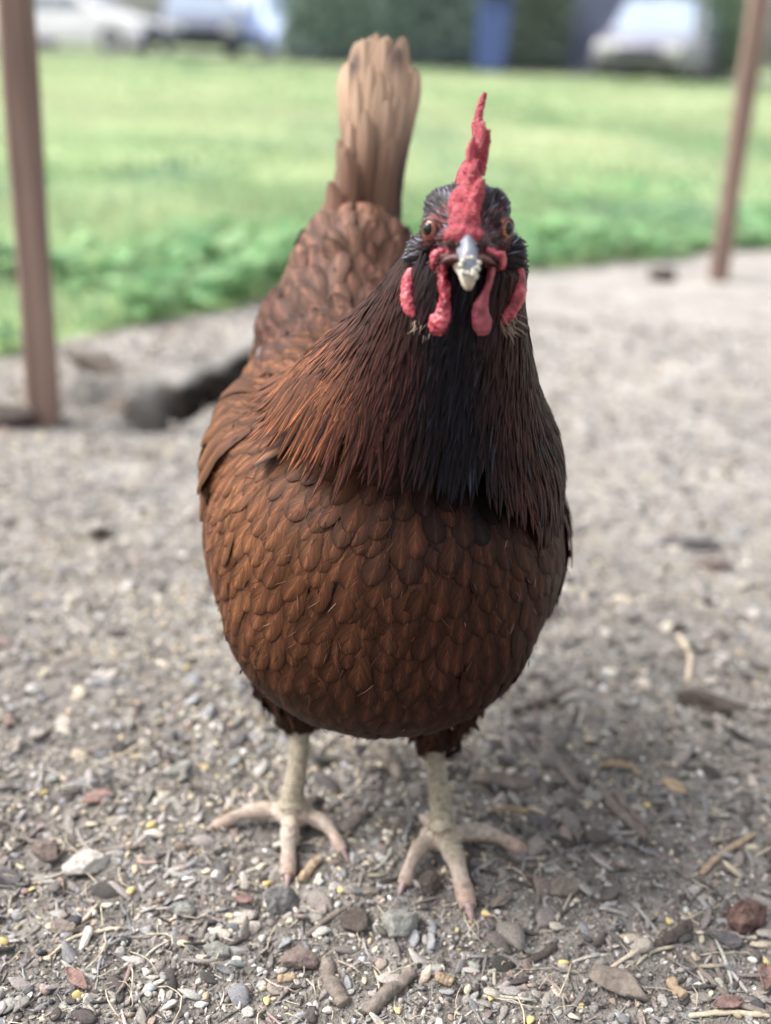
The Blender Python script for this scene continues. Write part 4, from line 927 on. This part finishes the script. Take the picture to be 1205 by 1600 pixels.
NECKTOP = Vector((.034, .585, .40))
def flow_body(p, n):
    v = (p-NECKTOP); v.normalize()
    b = max(0.0, min(1.0, (p.y-.66)/.10)); lo = max(0.0, min(1.0, (.20-p.z)/.12))
    v = v*(1-.6*b)+Vector((-.10 if p.x < 0 else -.05, 1.0, .55))*b*max(0, min(1, (p.z-.20)/.06))*1.1+Vector((0, 1, -.1))*b*(1-max(0, min(1, (p.z-.20)/.06)))
    v += Vector((0, .9, 0))*lo*max(0, min(1, (p.y-.56)/.1))
    v = v-n*v.dot(n)
    if v.length < 1e-5: v = Vector((0, .1, -1))
    return v.normalized()
def flow_mantle(p, n):
    v = p-Vector((.044, .575, .47)); v = v-n*v.dot(n); return v.normalized()
def flow_head(p, n):
    v = p-V3(H(0, -44, -6)); v = v-n*v.dot(n); return v.normalized()

def hackle_col(p, rnd):
    x, y, z = p.x, p.y, p.z
    cx_ = .026+(.36-z)*.10                              # the black throat runs down the front
    wdt = .022+(.40-z)*.13
    fr = 1-sstep(.60, .68, y)
    blk = float(np.exp(-abs((x-cx_-.012)/wdt)**2.6))*float(fr)*(.75+.5*rnd)
    blk = max(blk, float(sstep(.0, .06, x-.02))*.55)
    left = float(1-sstep(-.05, .0, x-(.33-z)*-.0))
    base = mix3((.028, .0085, .0060), (.225, .078, .030), left*(.10+.90*rnd)*float(sstep(.045, -.02, x) if False else min(1, max(0, (.03-x)/.05))))
    base = mix3(base, (.035, .012, .009), float(1-sstep(.295, .335, z))*.75)
    rb_ = max(0, min(1, (x-cx_-wdt*.55)/.02)); base = mix3(base, (.032, .0120, .0085), rb_)
    if rnd < .06 and blk > .5: return (.014, .016, .022)  # a few bluish strands: sheen painted into the feather colour
    return mix3(base, (.0045, .0040, .0065), min(1, blk*1.08)*(1-.65*rb_))
rcol = random.Random(5)
def par_mantle(p, n, d):
    z = p.z; k = float(sstep(.40, .28, z))*1.0 if False else min(1, max(0, (.41-z)/.14))
    if p.y > .70 and z < .27: return None
    c_ = hackle_col(p, rcol.random()); lf = max(0, min(1, (.02-p.x)/.06))*max(0, min(1, (.345-z)/.03))
    return dict(L=.020+.018*k, W=.0016+.0013*k, lift=.05+.03*lf, h0=.0012+.003*lf, col=c_, jit=.11, roll=.16, curve=.35, var=(.6, 1.35), free=.18)
ms = sample(mantle, 110000, lambda p: .0024+.0011*np.clip((.41-p[:, 2])/.14, 0, 1), lambda c_: (c_[:, 2] > np.interp(c_[:, 0], [-.11, -.075, -.03, .02, .06, .085, .11], [.335, .318, .308, .318, .300, .268, .232])) & (c_[:, 2] < .403), 3)
feathers('neck_plumage', mantle_bvh, ms, flow_mantle, par_mantle, 'hackle', 'lance', U=(-1, -.4, 0, .4, 1), seed=2)

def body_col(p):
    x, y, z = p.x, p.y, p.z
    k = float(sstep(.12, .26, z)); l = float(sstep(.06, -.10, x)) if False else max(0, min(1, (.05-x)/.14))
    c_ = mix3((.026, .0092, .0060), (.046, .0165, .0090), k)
    c_ = mix3(c_, (.135, .056, .026), min(1, l*1.15)**1.7*k*.95)  # left side painted lighter, standing in for the light falling there
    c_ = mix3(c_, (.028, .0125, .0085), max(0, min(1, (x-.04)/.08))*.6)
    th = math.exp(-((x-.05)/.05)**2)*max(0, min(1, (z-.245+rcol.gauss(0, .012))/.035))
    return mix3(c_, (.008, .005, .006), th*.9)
def par_breast(p, n, d):
    big = 1.0
    if rcol.random() < .010: return dict(L=.024, W=.0070, lift=.26, h0=.002, col=mix3(body_col(p), (.16, .085, .055), .45), jit=.5, roll=.5, curve=.1, var=(.9, 1.3), free=.5)
    return dict(L=.029, W=.0080, lift=.062, h0=.0015, col=body_col(p), jit=.12, roll=.05, curve=.11, var=(.84, 1.16), tuck=.02)
def reg(c_):
    x, y, z = c_[:, 0], c_[:, 1], c_[:, 2]
    back = (y > .70) & (z > .24); wing = (np.abs(x) > .083) & (y > .63) & (z > .165) & (z < .30) & ~back
    return back, wing
inside = lambda c_: ((c_[:, 2] > np.interp(c_[:, 0], [-.07, .03, .09], [.335, .325, .27])) & (c_[:, 1] < .655)) 
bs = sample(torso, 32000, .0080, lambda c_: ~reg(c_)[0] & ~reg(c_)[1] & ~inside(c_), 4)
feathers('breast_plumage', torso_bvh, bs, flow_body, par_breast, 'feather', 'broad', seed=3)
def par_wing(p, n, d):
    c_ = mix3(body_col(p), (.085, .036, .021), .3)
    return dict(L=.044, W=.0105, lift=.08, h0=.003, col=c_, jit=.14, roll=.10, curve=.18, var=(.78, 1.2))
for s in (-1, 1):
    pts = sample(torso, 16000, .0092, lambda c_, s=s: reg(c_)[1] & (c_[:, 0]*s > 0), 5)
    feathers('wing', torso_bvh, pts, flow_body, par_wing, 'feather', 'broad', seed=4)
def par_back(p, n, d):
    k = max(0, min(1, (p.z-.30)/.09))
    c_ = mix3((.075, .033, .024), (.165, .088, .060), k)
    return dict(L=.033+.006*k, W=.0096, lift=.09, h0=.0015, col=c_, jit=.22, roll=.12, curve=.14, var=(.82, 1.2))
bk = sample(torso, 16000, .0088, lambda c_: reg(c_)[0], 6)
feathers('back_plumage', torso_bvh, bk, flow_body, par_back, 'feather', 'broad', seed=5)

# stray barbs and pale wisps that stand off the coat
def par_wisp(p, n, d): return dict(L=rcol.uniform(.003, .0075), W=.00034, lift=rcol.uniform(.05, .45), h0=.0035, col=mix3(body_col(p), (.20, .12, .085), rcol.random()**5), jit=.7, roll=.5, curve=0, free=.9)
feathers('stray_barbs', torso_bvh, sample(torso, 9000, .0042, lambda c_: ~inside(c_), 14)[:1800], flow_body, par_wisp, 'feather', 'bristle', U=(-1, 0, 1), seed=15)
# thighs: soft feathered drumsticks
for top in (legL_top, legR_top):
    bm = bmesh.new(); s = -1 if top[0] < 0 else 1
    tube(bm, curve_pts([top+np.array([0, .0, -.004]), top+np.array([s*.001, .004, .018]), top+np.array([s*.004, .012, .05]), top+np.array([s*.004, .02, .09])], 10),
         [.010, .013, .018, .023, .028, .032, .035, .038, .040, .038], 20)
    th_me = remesh(bm, .004, 6); tb = bvh_of(th_me)
    pts = sample(th_me, 5000, .0055, lambda c_: c_[:, 2] < top[2]+.09, 9)
    fl = lambda p, n: ((Vector((0, .12, -1))-n*Vector((0, .12, -1)).dot(n)).normalized())
    def par_th(p, n, d, top=top):
        return dict(L=.025, W=.0042, lift=.12, h0=.0008, col=mix3((.028, .011, .007), (.060, .024, .015), rcol.random()*.6), jit=.35, roll=.3, curve=.3, var=(.6, 1.3), free=.5)
    feathers('thigh_plumage', tb, pts, fl, par_th, 'feather', 'lance', seed=11)

# head bristles
def hloc(c_): return np.stack([(c_-HO)@hX, (c_-HO)@hY, (c_-HO)@hZ], -1)*1000
def okh(c_):
    h = hloc(c_); e = ((np.abs(h[:, 0]+.3)-19.2)**2+(h[:, 1]+16.2)**2+(h[:, 2]-.5)**2 < 6.6**2)
    comb_z = (np.abs(h[:, 0]+2) < 6) & (h[:, 2] > -4) & (h[:, 1] < 18)
    return (np.abs(h[:, 0]) < 34) & (h[:, 2] > -40) & (h[:, 1] < 34) & (h[:, 1] > -27) & ~e & ~comb_z
def par_head(p, n, d):
    h = hloc(np.array(p)[None])[0]; ear = math.exp(-((abs(h[0])-25)/7)**2-((h[2]+14)/12)**2)
    fr = max(0, min(1, (-h[1]-10)/14))
    c_ = mix3((.007, .0055, .008), (.026, .015, .018), rcol.random())
    if rcol.random() > .8: c_ = (.12, .12, .155)  # light grey-blue bristles, highlights put into their colour
    if fr > .15 and h[2] < 9 and rcol.random() < .32: c_ = (.15, .035, .040)
    if h[2] < -20: c_ = mix3((.005, .0045, .007), (.025, .011, .009), rcol.random())
    return dict(L=.0080*(1-.5*fr)+.0015*ear+(.003 if h[2] < -16 else 0), W=.00055+.0003*(1-fr), lift=.14+.10*ear, h0=.0002, col=c_, jit=.2, roll=.3, var=(.6, 1.5), free=.4)
hp = sample(body_me, 34000, lambda p: .00125+0*p[:, 0], okh, 8)
feathers('head_plumage', body_bvh, hp, flow_head, par_head, 'bristle', 'bristle', U=(-1, 0, 1), seed=6)

# pale wisps under the ear lobes
bm = bmesh.new(); random.seed(9)
for s in (-1, 1):
    for i in range(22):
        a_ = np.array([s*random.uniform(16, 27), random.uniform(-14, -6), random.uniform(-50, -40)]); L = random.uniform(4, 9); d_ = np.array([s*random.uniform(.1, .9), -.5, -random.uniform(.3, .9)]); d_ /= np.linalg.norm(d_)
        tube(bm, [H(*a_), H(*(a_+d_*L*.5+np.array([0, -.6, .3]))), H(*(a_+d_*L))], [.00028, .0002, .00008], 5)
bm_mesh('ear_wisps', bm, plain('pale_wisp', (.34, .26, .20), .6), hen)

# ---- tail: each quill feather stands free
def quill(base, up, face, L, W, bend, col, store, twist=0, kind='tail'):
    up = V3(up).normalized(); face = V3(face); face = (face-up*face.dot(up)).normalized(); side = up.cross(face)
    ss = np.array([0, .1, .2, .32, .45, .58, .70, .80, .88, .94, .98, 1.0]); U = np.array([-1, -.66, -.33, 0, .33, .66, 1])
    w_ = W*np.where(ss < .6, .55+.45*(ss/.6), np.sqrt(np.clip(1-((ss-.6)/.40)**2.6, 0, 1)))
    r = random.random(); B = np.array(base)
    ph = r*6
    for s, ww in zip(ss, w_):
        c_ = B+np.array(up)*s*L+np.array(face)*(bend*L*s*s)+np.array(side)*(twist*L*s*s)
        for u in U:
            v = c_+np.array(side)*u*ww-np.array(face)*(.30*ww*u*u)+np.array(face)*ww*.10*math.sin(ph+s*7+u*2)
            store[0].append(v)
            k = max(0, min(1, (s-.15)/.5)); cc = mix3(col[0], col[1], k)
            if col[2]:
                sp_ = math.exp(-((s-col[2][1])/.13)**2-((u-col[2][0])/.35)**2); cc = mix3(cc, (.06, .05, .055), sp_*.8)
            store[1].append((*cc, r)); store[2].append((u*.5+.5, s))
def build_quills(name, store, nq, parent, mat='tail', nS=12):
    nU = 7; t = np.arange(nS*nU).reshape(nS, nU); f = np.stack([t[:-1, :-1], t[:-1, 1:], t[1:, 1:], t[1:, :-1]], -1).reshape(-1, 4)
    F_ = (np.arange(nq)[:, None, None]*(nS*nU)+f[None]).reshape(-1, 4)
    return link(name, npmesh(name, store[0], F_, store[1], store[2]), MAT[mat], parent)
TB = np.array([-.021, .845, .340]); tail_up = np.array([.012, .16, 1.0])
tan_, brn, gry = (.50, .31, .20), (.165, .092, .064), (.060, .042, .040)
random.seed(21); st = ([], [], []); nq = 0
def q_(*a, **k):
    global nq
    quill(*a, store=st, **k); nq += 1
SPOT = [P(553, 100, .85), P(620, 90, .85)]
def plume(x0, y0, L, W, lean, bend, dk):
    """one soft tail feather: root spread, drawn in at the waist, spreading again towards the pale tip"""
    global nq
    base = TB+np.array([x0, y0, -.01]); up = tail_up/np.linalg.norm(tail_up); face = np.array([x0*24, -1, .1]); face -= up*(face@up); face /= np.linalg.norm(face); side = np.cross(up, face)
    ss = np.array([0, .1, .2, .3, .4, .5, .58, .65, .71, .76, .81, .85, .89, .92, .95, .975, .99, 1.0]); U = np.array([-1, -.66, -.33, 0, .33, .66, 1])
    w_ = W*np.where(ss < .55, .6+.4*(ss/.55), np.clip(1-((ss-.55)/.45)**3.2, 0, 1)**.5); r = random.random(); ph = r*6
    for s, ww in zip(ss, w_):
        h = s*L/.178; wx = x0*(-.36*math.sin(math.pi*min(1, h/.8))+.10*h*h-.28*max(0, h-.6)**2*2.5)
        c_ = base+up*s*L+face*bend*L*s*s+np.array([wx+lean*h*h+.0016*math.sin(ph+s*5), .0, 0])
        for u in U:
            v = c_+side*u*ww-face*(.35*ww*u*u)+face*ww*.08*math.sin(ph+s*7+u*2); st[0].append(v)
            k = max(0, min(1, (v[2]-.405)/.075)); k = k*k*(3-2*k); rt = max(0, min(1, (v[0]+.022)/.012))
            low = mix3((.175, .098, .066), (.066, .045, .042), rt*dk); cc = mix3(low, (.60, .415, .295), k)
            for sp_ in SPOT:
                d_ = v-sp_; e_ = math.exp(-(d_[0]/.0055)**2-((d_[2])/.0105)**2); cc = mix3(cc, (.07, .06, .07), e_*.85)
            st[1].append((*cc, r)); st[2].append((u*.5+.5, s))
    nq += 1
for i in range(64):
    x0 = random.uniform(-.026, .024); y0 = -.012+.045*random.random(); full = i % 2 == 0
    Lm = .180-.030*(abs(x0+.001)/.026)**3
    L = Lm*random.uniform(.965, 1.0) if full else Lm*random.uniform(.45, .95)
    if not full: y0 = random.uniform(-.016, -.004)
    plume(x0*(1 if full else .9), y0, L, random.uniform(.010, .0145) if full else random.uniform(.006, .010), random.gauss(0, .002), random.uniform(.0, .05), random.uniform(.3, 1))
for i in range(34):                     # fluffy tufts closing the root, fuller on the left
    x0 = random.uniform(-.044, -.012) if i % 3 else random.uniform(.004, .026)
    plume(x0*.9, random.uniform(-.022, .012), random.uniform(.075, .125)*(1.15 if abs(x0) < .03 else 1.0), random.uniform(.006, .010), (.010 if x0 < 0 else -.004), random.uniform(-.15, .1), random.random())
for i in range(26):                     # downy flank of the tail root, leaning in from the left
    x0 = random.uniform(-.062, -.030); plume(x0, random.uniform(-.03, .01), random.uniform(.060, .125)*(1-.5*max(0, (-x0-.03)/.04)), random.uniform(.008, .012), .016+(-x0-.03)*.6, random.uniform(-.1, .1), 0)
# the long curved covert that sweeps down across the front
for (x0, L, ln) in ((.010, .135, -.004), (-.004, .120, .004), (.014, .110, -.002)): plume(x0, -.020, L, .010, ln, .03, .2)
build_quills('tail', st, nq, hen, nS=18)
# folded flight feathers whose grey ends show behind the left shoulder
st = ([], [], []); nq = 0
for i in range(7):
    b = np.array([-.098-.002*i, .70+.004*i, .285-.012*i]); q_(b, np.array([.03+.01*i, 1, .12+.03*i]), np.array([-1, -.2, .25]), .105, .0085, .02, ((.10, .05, .035), (.26, .23, .24), None))
build_quills('flight_feathers', st, nq, hen)

# ---- comb: a thick serrated blade standing on the skull, leaning to the right of the picture
prof = [(-31, -6), (-33, -1), (-34, 7), (-30.5, 13), (-27.5, 9.5), (-27, 16), (-29, 24), (-25, 33), (-21.5, 29), (-18, 28), (-20, 38), (-17, 50), (-12.5, 51), (-9, 42), (-5, 43), (-4, 56), (1, 66), (5, 65),
        (6, 52), (9, 44), (13, 46), (18, 56), (22, 55), (22, 42), (25, 34), (30, 34), (34, 38), (36, 33), (33, 24), (26, 18), (16, 18), (0, 20), (-14, 15), (-24, 4)]
bm = bmesh.new(); FR, BK = [], []
def thick(y, z): return 1.5+5.0*math.exp(-max(0, z-(-4+.55*(y+32)))/13.0)*(1 if y < 0 else .6)
def leanx(z): return -2.5+10.5*max(0, (z+4)/68)**1.15+1.2*math.sin(z*.19)
base_me = bmesh.new()
vs = [base_me.verts.new((y, z, 0)) for y, z in prof]; base_me.faces.new(vs)
bmesh.ops.triangulate(base_me, faces=base_me.faces[:])
for _ in range(3): bmesh.ops.subdivide_edges(base_me, edges=[e for e in base_me.edges if e.calc_length() > 2.2], cuts=1, use_grid_fill=False); bmesh.ops.triangulate(base_me, faces=base_me.faces[:])
vmap = {}
bd = {v for e in base_me.edges if e.is_boundary for v in e.verts}
for v in base_me.verts:
    y, z = v.co.x, v.co.y; t_ = thick(y, z)*(.55 if v in bd else 1.0)
    vmap[v] = [bm.verts.new(V3(H(leanx(z)+s*t_, y, z))) for s in (-1, 1)]
for f in base_me.faces:
    bm.faces.new([vmap[v][0] for v in f.verts]); bm.faces.new([vmap[v][1] for v in f.verts][::-1])
for e in base_me.edges:
    if e.is_boundary:
        a_, b_ = e.verts; bm.faces.new([vmap[a_][0], vmap[b_][0], vmap[b_][1], vmap[a_][1]])
base_me.free()
# the fleshy saddle it grows from, down to the nostrils
ellipsoid(bm, H(-3, -27, 2), (.0080, .0060, .0105), HR, 16); ellipsoid(bm, H(-2.5, -20, 11), (.0080, .009, .010), HR, 16); ellipsoid(bm, H(-3.5, -31, -3), (.0100, .0048, .0055), HR, 14)
tube(bm, [H(1.5, -27, 11), H(3.4, -29.5, 17), H(4.6, -31, 23)], [.0040, .0032, .0018], 10); ellipsoid(bm, H(1.5, -24, 20), (.0042, .005, .008), HR, 12); tube(bm, [H(5, -12, 26), H(7.5, -14, 38), H(9.0, -14, 47)], [.0030, .0022, .0010], 10); tube(bm, [H(-1, -20, 26), H(0, -20, 36), H(1.5, -19, 43)], [.0028, .0024, .0012], 10)
comb_me = remesh(bm, .00055, 3, .5)
v = co(comb_me); nrm = np.array([q.normal[:] for q in comb_me.vertices]); v += nrm*(np.maximum(vnoise(v*1250, 3), -.2)*.00062+fbm(v*200, 2, 4)*.00045)[:, None]
comb_me.vertices.foreach_set('co', v.astype(np.float32).ravel()); comb = link('comb', comb_me, MAT['comb'], hen)

def fleshy(name, shapes, mat, disp=.0004, voxel=.0007, sm=3, up=None):
    bm = bmesh.new()
    for pts_, rr_ in shapes:
        n_ = 10; q = curve_pts([list(a)+list(b) for a, b in zip(pts_, rr_)], n_)
        tube(bm, [H(*p[:3]) for p in q], [(p[3]*.001, p[4]*.001) for p in q], 14, up=hX if up is None else up)
    me = remesh(bm, voxel, sm, .5); v = co(me); nr = np.array([q.normal[:] for q in me.vertices]); v += nr*(fbm(v*560, 2, 7)*disp+fbm(v*150, 2, 8)*disp*1.3)[:, None]
    me.vertices.foreach_set('co', v.astype(np.float32).ravel()); return link(name, me, MAT[mat], hen)
# radii given as (front-back, left-right)
wl = fleshy('wattle', [([(-13.5, -24, -17), (-13, -25, -24), (-11.5, -25, -33), (-12.5, -24, -40), (-15, -23, -46), (-16, -22, -50.5)], [(5, 2.2), (5, 2.4), (6, 2.5), (7, 3.8), (7, 5.4), (3, 2.6)]),
                       ([(-15, -23, -43), (-19.5, -22, -47)], [(4, 3), (3, 2.2)])], 'wattle', .0007)
wr = fleshy('wattle', [([(11, -24, -18), (10, -25, -24), (7.5, -25, -31), (5.5, -24, -38), (6.8, -23, -45), (7.5, -22, -50.5)], [(5, 2.0), (5, 1.7), (4, 2.2), (3.5, 4.2), (3.2, 5.0), (1.6, 2.8)])], 'wattle_dull', .0003)
el = fleshy('earlobe', [([(-27.5, -3, -19), (-29, -4.5, -25), (-29, -6, -33), (-26.5, -8, -40), (-21.5, -10, -45.5)], [(3, 2.0), (5.5, 4.0), (6, 4.6), (5, 4.6), (3, 3.2)])], 'wattle', .0004)
er = fleshy('earlobe', [([(26.5, -3, -19), (27, -4.5, -26), (25.5, -6, -34), (21, -8, -41), (17, -10, -46)], [(3, 2.0), (5, 3.8), (5.5, 4.2), (5, 3.8), (3, 2.4)])], 'wattle', .0004)
# red fleshy fold at each corner of the beak
for s in (-1, 1):
    fleshy('gape_fold', [([(s*9-1.5, -32, -9.5), (s*13-1.5, -30, -10), (s*17-1, -27, -13.5), (s*16.5-1, -26, -19)], [(1.6, .8), (2.2, 1.1), (2.4, 1.5), (1.4, .9)])], 'wattle', .0008, .0005, 2)
    bm = bmesh.new(); tube(bm, [H(s*3-1.8, -38, -13.5), H(s*7-1.8, -35.5, -13), H(s*10-1.6, -32, -14), H(s*13-1.4, -28.8, -16)], [(.0018, .0014), (.0018, .0013), (.0015, .0011), (.0007, .0006)], 12); bm_mesh('gape', bm, MAT['gape'], hen)

# ---- beak: hooked upper half over the lower half
def beak_part(name, stations, alpha):
    bm = bmesh.new(); q = curve_pts(stations, 14)
    tube(bm, [H(*p[:3]) for p in q], [(p[3]*.001, p[4]*.001) for p in q], 18, up=hX)
    bmesh.ops.recalc_face_normals(bm, faces=bm.faces[:])
    hv = hloc(np.array([v.co[:] for v in bm.verts]))
    for v, h_ in zip(bm.verts, hv):       # a ridge along the top, flaring to the gape
        if name == 'beak': kk = min(1, max(0, (-1.5-h_[2]+max(0, -36-h_[1])*-.9)/11)); v.co += V3(hX)*((h_[0]+1.8)*(-.58+.42*kk)*.001*min(1, max(0, (h_[1]+47)/6)))
    me = bpy.data.meshes.new(name); bm.to_mesh(me); bm.free()
    s_ = me.color_attributes.new('Col', 'FLOAT_COLOR', 'POINT'); h = hloc(co(me)); al = alpha(h)
    s_.data.foreach_set('color', np.concatenate([np.ones((len(h), 3)), al[:, None]], 1).astype(np.float32).ravel())
    o = link(name, me, MAT['beak'], hen); sb = o.modifiers.new('s', 'SUBSURF'); sb.levels = 1; sb.render_levels = 1; return o
# radii (vertical-ish thickness, half width)
beak = beak_part('beak', [(-1.8, -26, -9, 7.5, 7.6), (-1.8, -33, -8.5, 6.8, 7.4), (-1.8, -39, -11, 5.4, 6.6), (-1.8, -43.5, -16, 4.0, 5.2), (-1.8, -45.5, -22, 2.6, 3.6), (-1.6, -45, -27.5, 1.0, 1.5)], lambda h: np.clip((-h[:, 2]-18)/7, 0, 1))
lower = beak_part('lower_beak', [(-1.8, -24, -17, 4.0, 7.0), (-1.8, -32, -18.5, 3.2, 6.0), (-1.8, -38, -21.5, 2.6, 4.5), (-1.8, -42, -25.5, 2.0, 3.1), (-1.6, -43.2, -28.3, .8, 1.3)], lambda h: h[:, 0]*0+.75)
bm = bmesh.new()
for s in (-1, 1): ellipsoid(bm, H(s*4.6-1.8, -36.5, -7.2), (.0016, .0016, .0011), HR, 10)
bm_mesh('nostril', bm, MAT['pupil'], hen)

# ---- eyes
for s in (-1, 1):
    ctr = H(s*18.9-.3, -16.4, .5); nrm = (hX*s*.72-hY*.69+hZ*.0); nrm /= np.linalg.norm(nrm)
    rot = V3(nrm).to_track_quat('Z', 'Y').to_matrix()
    bm = bmesh.new(); ellipsoid(bm, ctr-nrm*.0012, (.0045, .0050, .0038), rot, 24); eye = bm_mesh('eye', bm, MAT['iris'], hen)
    bm = bmesh.new(); ellipsoid(bm, ctr-nrm*.0012+nrm*.0017, (.0034, .0037, .0027), rot, 20); bm_mesh('pupil', bm, MAT['pupil'], eye)
    bm = bmesh.new()
    e1 = np.array(rot @ Vector((1, 0, 0))); e2 = np.array(rot @ Vector((0, 1, 0))); lp = []
    for k in range(25):
        t = 2*math.pi*k/24; lp.append(ctr+nrm*(.0003+.0006*math.sin(t))+(e1*math.cos(t)*.0044+e2*math.sin(t)*.0048))
    tube(bm, lp, [(.00075, .0007)]*25, 8, caps=False); bmesh.ops.remove_doubles(bm, verts=bm.verts[:], dist=1e-5)
    bm_mesh('eyelid', bm, MAT['lid'], eye)
# ---- crumbs of mash stuck to the beak
random.seed(4); bm = bmesh.new()
bvh_beak = bvh_of(beak.data)
clus = [(-8.0, -14.5, 1.4, 1.2, 11), (3.5, -17.5, 1.5, 1.5, 13), (1.0, -20.5, 2.2, 1.6, 16), (3.0, -23.5, 1.4, 1.8, 11), (-5, -20, 1.5, 2.5, 5), (-3, -13, 2.5, 1.5, 4)]
for (cx_, cz_, sx_, sz_, nn_) in clus:
    for i in range(nn_):
        x = random.gauss(cx_, sx_*.8); z = random.gauss(cz_, sz_*.8)
        loc, n_, _, dist = bvh_beak.ray_cast(V3(H(x, -60, z)), V3(hY), .05)
        if loc is None: continue
        r_ = random.uniform(.0005, .0013); q = bmesh.ops.create_icosphere(bm, subdivisions=2, radius=r_, matrix=Matrix.Translation(loc+n_*r_*.35))
        for v in q['verts']: v.co += Vector([random.gauss(0, r_*.13) for _ in range(3)])
o = bm_mesh('feed_crumbs', bm, MAT['crumb'], None); tag(o, "pale crumbs of mash stuck to the hen's beak", 'crumbs', kind='stuff')
bpy.data.meshes.remove(torso); bpy.data.meshes.remove(mantle)
